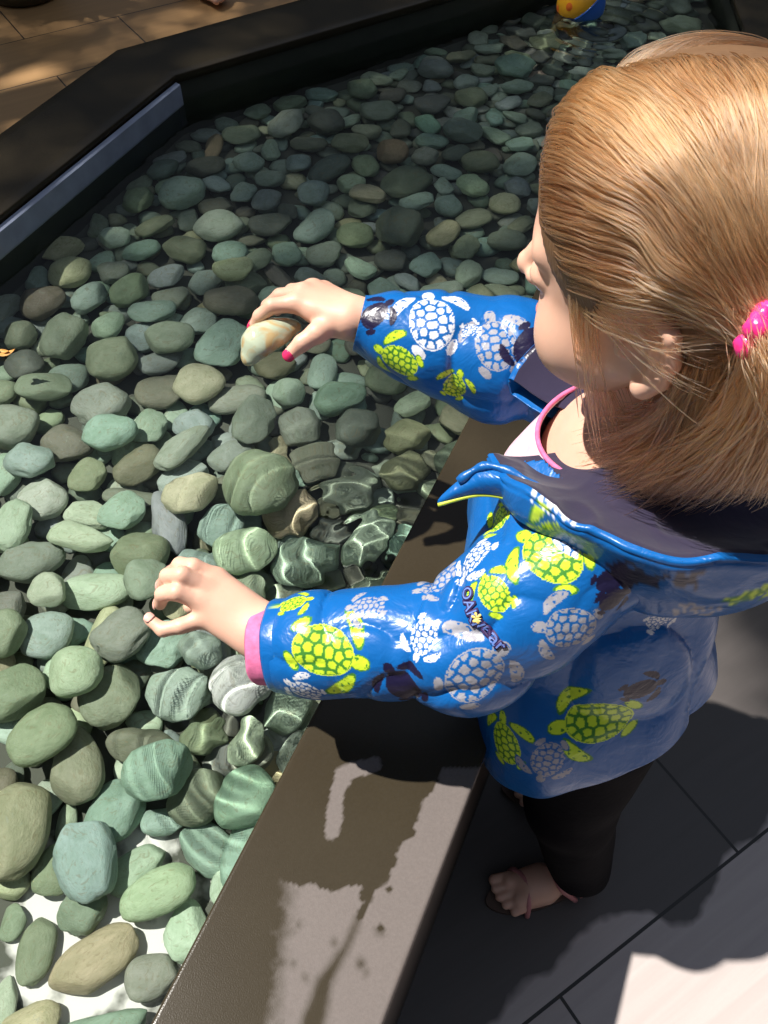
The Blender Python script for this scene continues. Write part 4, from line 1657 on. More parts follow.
vs, fs = tube_mesh('p', [W(q[0], q[1], q[2] - 0.003) for q in ta[10::2]], [0.0034 + 0.0008 * math.sin(i * 1.3) for i in range(26)], 10)
pp = link('binding', mesh_data('binding', vs, fs, [M_BLUE]), child); pp.parent = jacket


def ring_loft(c, ax, prof, n=72, wob=0.0, seed=0, squash=1.0):
    """rings round the axis: prof = (distance along the axis, radius)"""
    ax = nrm(ax)
    e1 = nrm(np.cross(ax, [0.1, 0.2, 1])); e2 = np.cross(ax, e1)
    vs, fs = [], []
    for (h, r) in prof:
        for k in range(n):
            a = 2 * math.pi * k / n
            d = math.cos(a) * e1 + math.sin(a) * e2 * squash
            vs.append(np.asarray(c) + ax * h + d * r)
    vs = np.array(vs)
    if wob:
        vs += wob * np.stack([vnoise(vs * 70, seed), vnoise(vs * 70, seed + 1), vnoise(vs * 70, seed + 2)], 1)
    for i in range(len(prof) - 1):
        for k in range(n):
            fs.append((i * n + k, (i + 1) * n + k, (i + 1) * n + (k + 1) % n, i * n + (k + 1) % n))
    return vs, fs


# turned-up sleeve end at the near wrist, and the pink shirt cuff peeping out of it
vs, fs = ring_loft(CU_N, NAX, [(0.022, 0.0385), (0.016, 0.0398), (0.004, 0.0396), (-0.006, 0.0394), (-0.0078, 0.0384), (-0.006, 0.0374), (0.010, 0.0365)], wob=0.0008, seed=41)
cuff = link('sleeve_cuff', mesh_data('sleeve_cuff', vs, fs, [M_JACKET]), child)
cuff.parent = jacket
cuff.data.transform(Matrix.Identity(4))
vs, fs = ring_loft(CU_N, NAX, [(0.016, 0.0345), (-0.006, 0.0342), (-0.0215, 0.0332), (-0.0235, 0.0322), (-0.0215, 0.0310), (0.004, 0.0305)], wob=0.0010, seed=44)
o = link('shirt_cuff', mesh_data('shirt_cuff', vs, fs, [M_PINK]), child)
o['label'] = 'pink shirt cuff showing at the wrist'

# pink shirt: neckline and chest inside the open jacket
vs, fs = [], []
rows = [(0.000, 0.0585, 0.710), (0.0012, 0.0600, 0.7125), (0.0024, 0.0615, 0.710), (0.004, 0.0640, 0.702), (0.008, 0.070, 0.685), (0.014, 0.080, 0.655), (0.020, 0.086, 0.61), (0.020, 0.086, 0.56), (0.012, 0.088, 0.47)]
for (off, r, z) in rows:
    for k in range(72):
        a = 360 * k / 72
        c = math.cos(math.radians(a))
        p = pol(r * (1 + 0.10 * max(0, c)), a, z - 0.016 * max(0, c) + 0.012 * max(0, -c))
        p[:2] += BF[:2] * (0.014 + off * 0.3)
        vs.append(p)
for i in range(len(rows) - 1):
    for k in range(72):
        fs.append((i * 72 + k, (i + 1) * 72 + k, (i + 1) * 72 + (k + 1) % 72, i * 72 + (k + 1) % 72))
shirt = link('shirt', mesh_data('shirt', vs, fs, [M_PALEPINK]), child)
md = shirt.modifiers.new('cloth thickness', 'SOLIDIFY'); md.thickness = 0.0015; md.offset = -1
nk = [np.array(v) for v in vs[72:144]]
tv_, tf_ = tube_mesh('n', nk + nk[:2], [0.0021] * 74, 8, caps=False)
o = link('neckband', mesh_data('neckband', tv_, tf_, [M_PINK]), child)
o.parent = shirt


def trouser_sdf(p):
    out = roundcone(p, HIP + [0, 0, 0.00], HIP + [0, 0, 0.02], 0.078, 0.076)
    for (c, dr) in FEET:
        an = np.array([*(c - dr * 0.022), 0.075])
        side = -1 if c[1] < 0.4 else 1
        hip = HIP + np.array([0.0, 0.045 * side, -0.02])
        kn = (an + hip) / 2 + np.array([*(dr * 0.02), 0.0])
        e = chain(p, [hip, kn, an], [0.066, 0.050, 0.040], 0.012) + 0.0025 * vnoise(p * np.array([30, 30, 18]), 9)
        out = smin(out, e, 0.012)
    return out


V, Q = surface_nets(trouser_sdf, (0.08, 0.22, 0.03), (0.38, 0.60, 0.58), 0.005)
tme = fast_mesh('trousers', V, Q, [M_TROUSERS])
bend_cut(tme, (0, 0, 0.072), (0, 0, -1))
trousers = link('trousers', tme, child)
md = trousers.modifiers.new('cloth thickness', 'SOLIDIFY'); md.thickness = 0.002; md.offset = -1

# sandals
M_SOLE = plain('sandal_sole', (0.09, 0.055, 0.04), 0.7, 90, 0.2)
M_STRAP = plain('sandal_strap', (0.50, 0.20, 0.20), 0.45, 90, 0.2)
for (c, dr) in FEET:
    lt = np.array([-dr[1], dr[0]])
    sgn = 1 if c[1] < 0.4 else -1
    outl = []
    for k in range(48):
        a = 2 * math.pi * k / 48
        f = math.cos(a); l = math.sin(a)
        wd = 0.0245 + 0.006 * f - 0.004 * (1 - f * f) * (1 if l * sgn < 0 else 0)
        outl.append(c + dr * (0.016 + 0.080 * f * (1 if f > 0 else 0.98)) + lt * l * wd * (1 - 0.25 * f ** 8))
    n = len(outl)
    vs = [(*p, 0.0005) for p in outl] + [(*p, 0.0075) for p in outl]
    fs = [tuple(range(n - 1, -1, -1)), tuple(range(n, 2 * n))] + [(i, (i + 1) % n, n + (i + 1) % n, n + i) for i in range(n)]
    sd = link('sandal', mesh_data('sandal', vs, fs, [M_SOLE], smooth=False), child)

    def strap(pts, r):
        pts = [np.array([*(c + dr * f + lt * l), z]) for f, l, z in pts]
        q = catmull(pts, 24)
        vs, fs = tube_mesh('s', q, [r] * len(q), 10)
        s_ = link('strap', mesh_data('strap', vs, fs, [M_STRAP]), child)
        s_.parent = sd
    strap([(0.052, -0.030, 0.006), (0.050, -0.026, 0.022), (0.044, -0.012, 0.035), (0.042, 0.004, 0.037), (0.048, 0.022, 0.026), (0.050, 0.029, 0.006)], 0.0038)
    strap([(-0.018, -0.027, 0.006), (-0.005, -0.026, 0.030), (0.006, -0.016, 0.046), (0.008, 0.002, 0.050), (0.004, 0.018, 0.044), (-0.008, 0.026, 0.028), (-0.018, 0.027, 0.006)], 0.0036)
    strap([(-0.020, -0.026, 0.024), (-0.045, -0.024, 0.036), (-0.063, -0.010, 0.042), (-0.064, 0.006, 0.042), (-0.048, 0.024, 0.036), (-0.020, 0.026, 0.024)], 0.0042)

# the maker's embroidered name on the upper arm, dark violet outlined letters with a small star
M_LOGO = plain('violet_thread', (0.030, 0.012, 0.075), 0.6, 300, 0.2)
M_LOGOFILL = plain('pale_blue_thread', (0.10, 0.17, 0.45), 0.6, 300, 0.2)
M_STARY = plain('yellow_thread', (0.75, 0.55, 0.15), 0.6, 300, 0.2)



def text_mesh(txt, size):
    cu = bpy.data.curves.new('lettering', 'FONT')
    cu.body = txt; cu.size = size; cu.align_x = 'CENTER'; cu.align_y = 'CENTER'
    cu.resolution_u = 3
    return cu


def lay_text(name, txt, px, py, hdg, size, mat, lift, bold=0.0, thick=0.0006, parent=None):
    """flat letters laid on the sleeve, following its surface"""
    cu = text_mesh(txt, size); cu.offset = bold
    to = bpy.data.objects.new('tmp', cu); C.objects.link(to)
    dg = bpy.context.evaluated_depsgraph_get()
    tm = bpy.data.meshes.new_from_object(to.evaluated_get(dg))
    bpy.data.objects.remove(to); bpy.data.curves.remove(cu)
    bm = bmesh.new(); bm.from_mesh(jacket.data); tr_ = BVHTree.FromBMesh(bm); bm.free()
    o0 = origin_of(jacket)
    eye = Vector((0, 0, CAM_H)) - Vector(o0)
    r = tr_.ray_cast(eye, (Vector(W(px, py, 1.0) - o0) - eye).normalized())
    p0, n0_ = np.array(r[0]) + o0, np.array(r[1])
    if n0_ @ (np.array([0, 0, CAM_H]) - p0) < 0:
        n0_ = -n0_
    dep = P(p0)[2]
    a = math.radians(hdg)
    vx = W(px + 10 * math.cos(a), py - 10 * math.sin(a), dep) - p0
    vx = nrm(vx - n0_ * (vx @ n0_)); vy = np.cross(n0_, vx)
    for v in tm.vertices:
        q = p0 + vx * v.co.x + vy * v.co.y
        h = tr_.ray_cast(Vector(q + n0_ * 0.02 - o0), Vector(-n0_), 0.05)
        q = (np.array(h[0]) + o0 if h[0] is not None else q) + n0_ * lift
        v.co = Vector(q)
    tm.materials.clear(); tm.materials.append(mat)
    o = link(name, tm, parent)
    md = o.modifiers.new('thread', 'SOLIDIFY'); md.thickness = thick; md.offset = 0
    return o


lg = lay_text('embroidered_logo', 'OAKI', 470, 606, -62, 0.0125, M_LOGO, 0.0011, 0.0012, parent=jacket)
lg['label'] = 'dark violet embroidered lettering'
lay_text('logo_fill', 'OAKI', 470, 606, -62, 0.0125, M_LOGOFILL, 0.0016, 0.0, parent=lg).parent = lg
l2 = lay_text('embroidered_logo', 'wear', 488, 628, -42, 0.0135, M_LOGO, 0.0011, 0.0012, parent=jacket)
l2['label'] = 'dark violet embroidered lettering'
lay_text('logo_fill', 'wear', 488, 628, -42, 0.0135, M_LOGOFILL, 0.0016, 0.0, parent=l2).parent = l2
l3 = lay_text('embroidered_star', '*', 479, 622, 20, 0.018, M_STARY, 0.0020, 0.0004, parent=jacket)
for o in (lg, l2, l3):
    o.parent = jacket

stamp([jacket, hood, flap, cuff])
# ------------------------------------------------------------------ hair
HAIRLINE = [(-.12, -.062), (-.05, -.058), (-.036, -.045), (-.027, .022), (.008, .026), (.018, .006), (.026, -.014), (.036, -.012), (.052, .018), (.066, .052), (.076, .066), (.10, .085)]
hl_f = np.array([a for a, b in HAIRLINE]); hl_u = np.array([b for a, b in HAIRLINE])


def in_hair(q):
    return q[:, 2] > np.interp(q[:, 0], hl_f, hl_u)


def scalp_sdf(q):
    d = ellipsoid(q, (-0.008, 0, 0.028), (0.088, 0.071, 0.072))
    d = smin(d, ellipsoid(q, (-0.030, 0, 0.015), (0.066, 0.070, 0.066)), 0.02)
    return smin(d, ellipsoid(q, (-0.03, 0, -0.03), (0.045, 0.052, 0.05)), 0.03)


def scalp_ray(d, o=(-0.012, 0, 0.015), off=0.0):
    """distance of the scalp from the middle along unit directions d (head frame)"""
    lo_, hi_ = np.zeros(len(d)), np.full(len(d), 0.2)
    for _ in range(26):
        m = (lo_ + hi_) / 2
        s = scalp_sdf(np.array(o) + d * m[:, None]) - off
        lo_ = np.where(s < 0, m, lo_); hi_ = np.where(s < 0, hi_, m)
    return np.array(o) + d * lo_[:, None]


TIE = np.array([-0.072, 0.077, 0.018])


def cap_sdf(p):
    q = head_local(p)
    d = scalp_sdf(q) - 0.0050
    # cut along the hairline
    cut = (np.interp(q[:, 0], hl_f, hl_u) - q[:, 2]) * 0.7
    return np.maximum(d, np.maximum(cut, -(scalp_sdf(q) + 0.003))) * HS


t = NT('hair')
at = t.n('ShaderNodeAttribute', attribute_name='tint').outputs['Color']
hp = t.n('ShaderNodeBsdfHairPrincipled')
hp.parametrization = 'COLOR'
t.l(at, hp.inputs['Color'])
hp.inputs['Roughness'].default_value = 0.32
hp.inputs['Radial Roughness'].default_value = 0.45
hp.inputs['Coat'].default_value = 0.0
hp.inputs['Random Roughness'].default_value = 0.2
t.l(hp.outputs[0], t.out.inputs[0])
M_HAIR = t.m
t = NT('hair_mass')
v = t.coord()
t.principled(t.mix(t.noise(v, 60, 3), (0.10, 0.050, 0.022, 1), (0.17, 0.090, 0.040, 1)), 0.6, t.bump(t.noise(t.mapping(v, scale=(1, 4, 1)), 160, 2), 0.4, 0.002))
M_CAP = t.m
lo_ = HC - 0.15; hi_ = HC + 0.16
V, Q = surface_nets(cap_sdf, lo_, hi_, 0.003)
hair = link('hair', fast_mesh('hair', V, Q, [M_CAP]), child)
hair['label'] = 'fine golden-brown hair swept back into a side ponytail'

STR = []          # strands: arrays (n,3) in the head frame
NP = 18
tt_ = np.linspace(0, 1, NP)


def ease(t):
    return t * t * (3 - 2 * t)


def dirs_uniform(n):
    i = np.arange(n) + 0.5
    ph = np.arccos(1 - 2 * i / n); th = math.pi * (1 + 5 ** 0.5) * i
    return np.stack([np.cos(th) * np.sin(ph), np.sin(th) * np.sin(ph), np.cos(ph)], 1)


# gathered hair: from its root over the skull to the tie on its side
D = dirs_uniform(26000)
root = scalp_ray(D)
keep = in_hair(root)
D, root = D[keep], root[keep]
o_ = np.array([-0.012, 0, 0.015])
part = 0.004 * np.sin(root[:, 0] * 60)                # the parting wanders a little
side = np.where(root[:, 1] > part - 0.012, 1.0, -1.0)
sel = RNG.random(len(D)) < np.where(side > 0, 0.98, 0.45)
D, root, side = D[sel], root[sel], side[sel]
clump = vnoise(root * 55, 51)
clump2 = vnoise(root * 22, 52)
for i in range(len(D)):
    tie = TIE * [1, side[i], 1] + RNG.normal(0, 0.0055, 3)
    td = nrm(tie - o_)
    d0 = D[i]
    # fringe first runs back over the crown before it turns down to the tie
    front = max(0, d0[0]) * max(0, 0.4 + d0[2])
    mid = nrm(d0 * 0.5 + td * 0.5 + np.array([-0.1, 0.10 * side[i], 0.55 * front]) + 0.16 * clump2[i] * np.array([0.4, 0, 1]))
    e = ease(tt_) * 0.45 + tt_ * 0.55
    w0, w1, w2 = (1 - e) ** 2, 2 * e * (1 - e), e ** 2
    dd = w0[:, None] * d0 + w1[:, None] * mid + w2[:, None] * td
    dd /= np.linalg.norm(dd, axis=1)[:, None]
    lift = (0.0025 + 0.0055 * RNG.random() + 0.0050 * clump[i]) * np.sin(np.pi * np.clip(tt_ * 1.05, 0, 1)) + 0.002
    lift = lift + 0.009 * max(0, d0[0]) * max(0, min(1, d0[2] * 2)) * (1 - tt_) ** 1.5 * np.clip(tt_ * 6, 0, 1)
    STR.append((dd, lift, tie, i))
DD = np.concatenate([s[0] for s in STR])
SP_ = scalp_ray(DD)
nn = DD
strands, tint_seed = [], []
for k, (dd, lift, tie, i) in enumerate(STR):
    p = SP_[k * NP:(k + 1) * NP] + dd * lift[:, None]
    w_ = np.clip((tt_ - 0.8) / 0.2, 0, 1)[:, None]
    p = p * (1 - w_) + tie * w_ if False else p + (tie - p[-1]) * (tt_ ** 5)[:, None]
    p += (0.0030 * np.sin(np.pi * tt_))[:, None] * np.stack([vnoise(p * 38, 64), vnoise(p * 38, 65), vnoise(p * 38, 66)], 1)
    p += 0.0008 * np.stack([vnoise(p * 70, 61), vnoise(p * 70, 62), vnoise(p * 70, 63)], 1)
    over = (p[:, 1] > 0.045) & (p[:, 0] > -0.024) & (p[:, 0] < 0.014) & (p[:, 2] < 0.017) & (p[:, 2] > -0.040)
    if over.any() and RNG.random() < 0.93:
        continue
    strands.append(HC + HS * (p @ HB)); tint_seed.append(0.5 + 0.45 * clump[i] + 0.35 * clump2[i])


def bez(p0, p1, p2, p3):
    t_ = tt_[:, None]
    return (1 - t_) ** 3 * p0 + 3 * (1 - t_) ** 2 * t_ * p1 + 3 * (1 - t_) * t_ ** 2 * p2 + t_ ** 3 * p3


# the ponytail falls from the tie over the hood, fanning out with flipped ends
T0 = hd(*TIE)
ENDS = [(632, 462, .600), (655, 488, .585), (688, 498, .565), (720, 490, .548), (752, 492, .535), (785, 500, .525), (815, 490, .52)]
for i in range(3600):
    x = RNG.random() * (len(ENDS) - 1)
    k = min(int(x), len(ENDS) - 2); f = x - k
    q = np.array(ENDS[k]) * (1 - f) + np.array(ENDS[k + 1]) * f
    ln = RNG.random() ** 0.5
    c = 0.35 * (1 - ln)
    end = W(q[0] + RNG.normal(0, 9), q[1] - 60 * c + RNG.normal(0, 8), q[2] + RNG.normal(0, 0.012))
    p0 = T0 + HS * (RNG.normal(0, 0.0055, 3) @ HB)
    out = HL * 0.042 - HF * 0.022 + HU * 0.006 + RNG.normal(0, 0.006, 3)
    low = end + np.array([0, 0, 0.035]) + (HL * 0.015) + RNG.normal(0, 0.007, 3) + np.array([0.035 * (1 - x / 6), 0.0, 0.0])
    strands.append(bez(p0, p0 + out, low, end)); tint_seed.append(0.5 + 0.5 * vnoise(np.array([[x * 5, ln * 2, 0]]), 71)[0])
# loose hair from behind the ear and the nape
ENDL = [(600, 440, .640), (618, 470, .618), (645, 480, .600), (680, 470, .590), (715, 470, .575)]
for i in range(2600):
    f0, u0 = RNG.uniform(-0.080, -0.030), RNG.uniform(-0.055, 0.0)
    d = nrm([f0 + 0.012, 0.062 + RNG.normal(0, 0.006), u0 - 0.015])
    p0l = scalp_ray(d[None])[0]
    p0 = hd(*p0l)
    x = np.clip((-0.03 - f0) / 0.05 * 4 + RNG.normal(0, 0.7), 0, 3.99)
    k = int(x); f = x - k
    q = np.array(ENDL[k]) * (1 - f) + np.array(ENDL[k + 1]) * f
    end = W(q[0] + RNG.normal(0, 10), q[1] + RNG.normal(0, 14), q[2] + RNG.normal(0, 0.01))
    out = HL * (0.020 + 0.010 * RNG.random()) - HU * 0.02 + RNG.normal(0, 0.004, 3)
    low = end + np.array([0.022, -0.012, 0.022]) + RNG.normal(0, 0.006, 3)
    strands.append(bez(p0, p0 + out, low, end)); tint_seed.append(0.35 + 0.4 * vnoise(np.array([[x * 4, f0 * 60, 3]]), 72)[0])
# wisps from the temple past the ear
for i in range(150):
    f0 = RNG.uniform(0.018, 0.045)
    d = nrm([f0 + 0.012, 0.066, RNG.uniform(-0.01, 0.035)])
    p0l = scalp_ray(d[None])[0]
    p0 = hd(*p0l)
    if RNG.random() < 0.12:                            # tucked back over the top of the ear
        end = hd(-0.045 + RNG.normal(0, 0.008), 0.082, -0.012 + RNG.normal(0, 0.012))
        p1 = p0 + HL * 0.008 - HU * 0.018 * HS - HF * 0.006
        p2 = end + HF * 0.022 + HL * 0.006 + HU * 0.004
    else:
        end = W(608 + RNG.normal(0, 14), 405 + RNG.normal(0, 22), 0.61)
        p1 = p0 + HL * 0.010 - HU * 0.03
        p2 = end + HU * 0.03 + HL * 0.008
    strands.append(bez(p0, p1, p2, end)); tint_seed.append(0.6)

S_ = np.array(strands)
n_s = len(S_)
hc = bpy.data.hair_curves.new('hair_strands')
hc.add_curves([NP] * n_s)
off = origin_of(child)
hc.points.foreach_set('position', (S_ - off).astype(np.float32).ravel())
r0 = RNG.uniform(0.00022, 0.00040, n_s)
prof_r = np.clip(1.15 - tt_ ** 3 * 0.85, 0.25, 1) * np.clip(0.45 + tt_ * 5, 0, 1)
ra = hc.attributes.get('radius') or hc.attributes.new('radius', 'FLOAT', 'POINT')
ra.data.foreach_set('value', (r0[:, None] * prof_r[None]).astype(np.float32).ravel())
ca_ = hc.attributes.new('tint', 'FLOAT_COLOR', 'CURVE')
ts = np.clip(np.array(tint_seed) + RNG.normal(0, 0.10, n_s), 0, 1)[:, None]
tint = (1 - ts) * np.array([0.055, 0.020, 0.008]) + ts * np.array([0.42, 0.190, 0.080])
ca_.data.foreach_set('color', np.c_[tint, np.ones(n_s)].astype(np.float32).ravel())
hc.materials.append(M_HAIR)
ho = bpy.data.objects.new('hair_strands', hc)
C.objects.link(ho)
ho.parent = hair

# the pink hair tie: twisted shiny band
vs, fs = [], []
M_TIE = plain('pink_elastic', (0.80, 0.03, 0.22), 0.22, 200, 0.35, 0.3)
ax = nrm(HL * 0.8 - HF * 0.45 + HU * 0.1)
e1 = nrm(np.cross(ax, HU)); e2 = np.cross(ax, e1)
pts = []
for k in range(97):
    a = 2 * math.pi * k / 96
    for_r = 0.0125 + 0.0022 * math.sin(5 * a)
    pts.append(T0 + ax * (0.003 + 0.0028 * math.sin(a * 7)) + (e1 * math.cos(a) + e2 * math.sin(a)) * for_r)
vs, fs = tube_mesh('t', pts, [0.0062 + 0.0012 * math.sin(k * 0.9) for k in range(97)], 14, caps=False)
o = link('hair_tie', mesh_data('hair_tie', vs, fs, [M_TIE]), child)
o.parent = hair
o['label'] = 'twisted bright pink hair tie'
# ------------------------------------------------------------------ the stone in the far hand
def held_sdf(p):
    pts = [W(253, 357, .748 * KF), W(260, 344, .744 * KF), W(275, 337, .748 * KF), (W(290, 336, .758 * KF)), W(300, 338, .766 * KF)]
    d = chain(p, pts, [.0105, .0150, .0150, .0125, .0090], 0.012)
    d = smax(d, (p - W(262, 352, .748 * KF)) @ nrm(W(275, 356, .752 * KF) - W(262, 338, .744 * KF)) - 0.0045, 0.006)
    return d + 0.0012 * vnoise(p * 90, 3)


V, Q = surface_nets(held_sdf, W(262, 345, .75 * KF) - 0.05, W(275, 340, .75 * KF) + 0.06, 0.0013)
t = NT('wet_pale_stone')
v = t.coord()
n1_ = t.noise(t.mapping(v, scale=(1, 1.5, 1)), 55, 3, 0.5, 1.0)
c_ = t.mix(t.ramp(n1_, [(0.42, (0, 0, 0)), (0.60, (1, 1, 1))]), (0.40, 0.46, 0.34, 1), (0.44, 0.30, 0.13, 1))
t.principled(t.mix(t.math('MULTIPLY', t.noise(v, 300, 3), 0.3), c_, (0.30, 0.33, 0.24, 1)), 0.10, None)
st_ = link('held_stone', fast_mesh('held_stone', V, Q, [t.m]), origin=W(268, 342, .752 * KF))
tag(st_, 'wet pale green and ochre stone held between thumb and fingers', 'stone')

# ------------------------------------------------------------------ toy ball afloat
bc = WZ(580, 10, WATER) + np.array([0.0, 0.0, 0.012])
bl_r = 0.055
M_YEL = plain('yellow_plastic', (0.85, 0.42, 0.025), 0.25, 60, 0.06)
M_BLU = plain('blue_plastic', (0.045, 0.17, 0.62), 0.25, 60, 0.06)
M_ORG = plain('orange_spot', (0.75, 0.16, 0.02), 0.3, 60, 0.06)
uax = nrm([-0.58, 0.02, 0.72])
e1 = nrm(np.cross(uax, [0, 1, 0.2])); e2 = np.cross(uax, e1)


def cap_of_ball(lo_, hi_, r, nlat, nlon=56):
    vs, fs = [], []
    for i in range(nlat + 1):
        a = lo_ + (hi_ - lo_) * i / nlat
        for k in range(nlon):
            b = 2 * math.pi * k / nlon
            vs.append(bc + r * (math.sin(a) * uax + math.cos(a) * (math.cos(b) * e1 + math.sin(b) * e2)))
    for i in range(nlat):
        for k in range(nlon):
            fs.append((i * nlon + k, i * nlon + (k + 1) % nlon, (i + 1) * nlon + (k + 1) % nlon, (i + 1) * nlon + k))
    return vs, fs


ball = empty('toy_ball', bc)
tag(ball, 'yellow and blue toy ball floating by the far wall', 'toy ball')
vs, fs = cap_of_ball(0.02, math.pi / 2 - 0.01, bl_r, 20)
link('upper_half', mesh_data('upper_half', vs, fs, [M_YEL]), ball)['label'] = 'yellow upper half'
vs, fs = cap_of_ball(-math.pi / 2 + 0.01, 0.0, bl_r, 20)
link('lower_half', mesh_data('lower_half', vs, fs, [M_BLU]), ball)['label'] = 'blue lower half'
vs, fs = [], []
prof = [(-0.05, 1.0), (-0.04, 1.03), (0.04, 1.03), (0.05, 1.0)]
for (a, k_) in prof:
    for k in range(56):
        b = 2 * math.pi * k / 56
        vs.append(bc + bl_r * k_ * (math.sin(a) * uax + math.cos(a) * (math.cos(b) * e1 + math.sin(b) * e2)))
for i in range(3):
    for k in range(56):
        fs.append((i * 56 + k, i * 56 + (k + 1) % 56, (i + 1) * 56 + (k + 1) % 56, (i + 1) * 56 + k))
link('seam_band', mesh_data('seam_band', vs, fs, [M_BLU]), ball)
for k in range(7):
    b = 2 * math.pi * k / 7 + 0.35
    n_ = nrm(math.sin(0.55) * uax + math.cos(0.55) * (math.cos(b) * e1 + math.sin(b) * e2))
    x1 = nrm(np.cross(n_, uax)); x2 = np.cross(n_, x1)
    vs = [bc + n_ * (bl_r + 0.0012)]
    fs = []
    for r_ in (0.5, 1.0):
        for j in range(20):
            w_ = 2 * math.pi * j / 20
            q = n_ * bl_r + (x1 * math.cos(w_) + x2 * math.sin(w_)) * 0.0085 * r_
            vs.append(bc + nrm(q) * (bl_r + (0.0010 if r_ < 1 else 0.0001)))
    fs = [(0, 1 + j, 1 + (j + 1) % 20) for j in range(20)] + [(1 + j, 21 + j, 21 + (j + 1) % 20, 1 + (j + 1) % 20) for j in range(20)]
    link('spot', mesh_data('spot', vs, fs, [M_ORG]), ball)

# ------------------------------------------------------------------ a fallen leaf and a few bubbles on the water
def leaf_mesh(c, dr, ln, wd, curl, up=(0, 0, 1)):
    dr = nrm(dr); up = np.asarray(up, float); sd = nrm(np.cross(up, dr)); up = np.cross(dr, sd)
    vs, fs = [], []
    n = 10
    for i in range(n + 1):
        s = i / n
        w_ = wd * math.sin(math.pi * min(1, 0.04 + 0.96 * s) ** 0.8) ** 0.9 * 0.5
        for k in (-1, 0, 1):
            vs.append(np.asarray(c) + dr * ln * (s - 0.5) + sd * w_ * k + up * (curl * (4 * (s - 0.5) ** 2) + abs(k) * 0.25 * w_))
    for i in range(n):
        for k in range(2):
            b = i * 3 + k
            fs.append((b, b + 1, b + 4, b + 3))
    return vs, fs


lc = WZ(8, 354, WATER + 0.003)
vs, fs = leaf_mesh(lc, (0.9, 0.35, 0.15), 0.026, 0.010, 0.004)
vs2, fs2 = leaf_mesh(lc + [-0.004, 0.003, 0.001], (0.75, -0.35, 0.2), 0.018, 0.007, 0.003)
M_LEAF = plain('dry_leaf', (0.62, 0.30, 0.07), 0.6, 200, 0.25)
lf = link('fallen_leaf', mesh_data('fallen_leaf', vs + vs2, fs + [tuple(i + len(vs) for i in f) for f in fs2], [M_LEAF]), origin=lc)
lf.modifiers.new('t', 'SOLIDIFY').thickness = 0.0006
tag(lf, 'small curled orange leaf floating at the edge of the picture', 'leaf')
t = NT('bubble_film')
gl = t.n('ShaderNodeBsdfGlossy'); gl.inputs['Roughness'].default_value = 0.02
tr = t.n('ShaderNodeBsdfTransparent')
lw = t.n('ShaderNodeLayerWeight'); lw.inputs['Blend'].default_value = 0.35
mx = t.n('ShaderNodeMixShader')
t.l(lw.outputs['Fresnel'], mx.inputs[0]); t.l(tr.outputs[0], mx.inputs[1]); t.l(gl.outputs[0], mx.inputs[2])
t.l(mx.outputs[0], t.out.inputs[0])
for (px, py, r_, lab) in ((141, 453, .0045, 'air bubble on the water above the brown stone left of the far hand'), (283, 500, .0042, 'air bubble on the water above the broad olive stone'),
                          (125, 522, .0036, 'air bubble on the water up from the near hand'), (57, 618, .003, 'tiny air bubble on the water left of the near hand')):
    c = WZ(px, py, WATER - 0.0004)
    vs, fs = [], []
    for i in range(9):
        a = i / 8 * math.pi / 2
        for k in range(24):
            b = 2 * math.pi * k / 24
            vs.append(c + r_ * np.array([math.cos(a) * math.cos(b) + 1e-4 * math.cos(b), math.cos(a) * math.sin(b) + 1e-4 * math.sin(b), 0.75 * math.sin(a)]))
    for i in range(8):
        for k in range(24):
            fs.append((i * 24 + k, i * 24 + (k + 1) % 24, (i + 1) * 24 + (k + 1) % 24, (i + 1) * 24 + k))
    tag(link('bubble', mesh_data('bubble', vs, fs, [t.m]), origin=c), lab, 'bubble')

# ------------------------------------------------------------------ beyond the pool: plant pot, a bather's foot
pc = WZ(22, 12, 0.0) + np.array([-0.02, 0.13, 0])
M_POT = plain('dark_glazed_pot', (0.035, 0.030, 0.014), 0.3, 14, 0.5)
M_SOIL = plain('potting_soil', (0.03, 0.02, 0.012), 0.95, 90, 0.4)
M_GREEN = plain('plant_leaf', (0.06, 0.11, 0.025), 0.4, 40, 0.3)
pot = empty('plant_pot', pc)
tag(pot, 'dark glazed plant pot standing on the paving beyond the pool corner', 'plant pot')
vs, fs = ring_loft(pc, (0, 0, 1), [(0.0, 0.001), (0.0, 0.095), (0.01, 0.112), (0.03, 0.118), (0.045, 0.112), (0.07, 0.122), (0.15, 0.150), (0.22, 0.160), (0.25, 0.158), (0.255, 0.166),
                                   (0.275, 0.168), (0.280, 0.160), (0.270, 0.150), (0.240, 0.146)], n=56)
link('pot', mesh_data('pot', vs, fs, [M_POT]), pot)
vs, fs = ring_loft(pc, (0, 0, 1), [(0.245, 0.147), (0.250, 0.10), (0.253, 0.05), (0.254, 0.001)], n=40)
link('soil', mesh_data('soil', vs, fs, [M_SOIL]), pot)
vs, fs = [], []
for k in range(46):
    a = k * 2.4; r_ = 0.03 + 0.09 * (k % 7) / 7
    b0 = pc + [r_ * math.cos(a), r_ * math.sin(a), 0.25 + 0.10 * ((k * 37) % 11) / 11]
    v1, f1_ = leaf_mesh(b0 + np.array([math.cos(a) * 0.05, math.sin(a) * 0.05, 0.05]), (math.cos(a), math.sin(a), 0.7), 0.14, 0.045, -0.02)
    fs += [tuple(i + len(vs) for i in f) for f in f1_]; vs += v1
o = link('foliage', mesh_data('foliage', vs, fs, [M_GREEN]), pot)

fp = WZ(211, 1, 0.0)
fd = nrm([0.75, -0.66]); fpos = fp[:2] - fd * 0.05


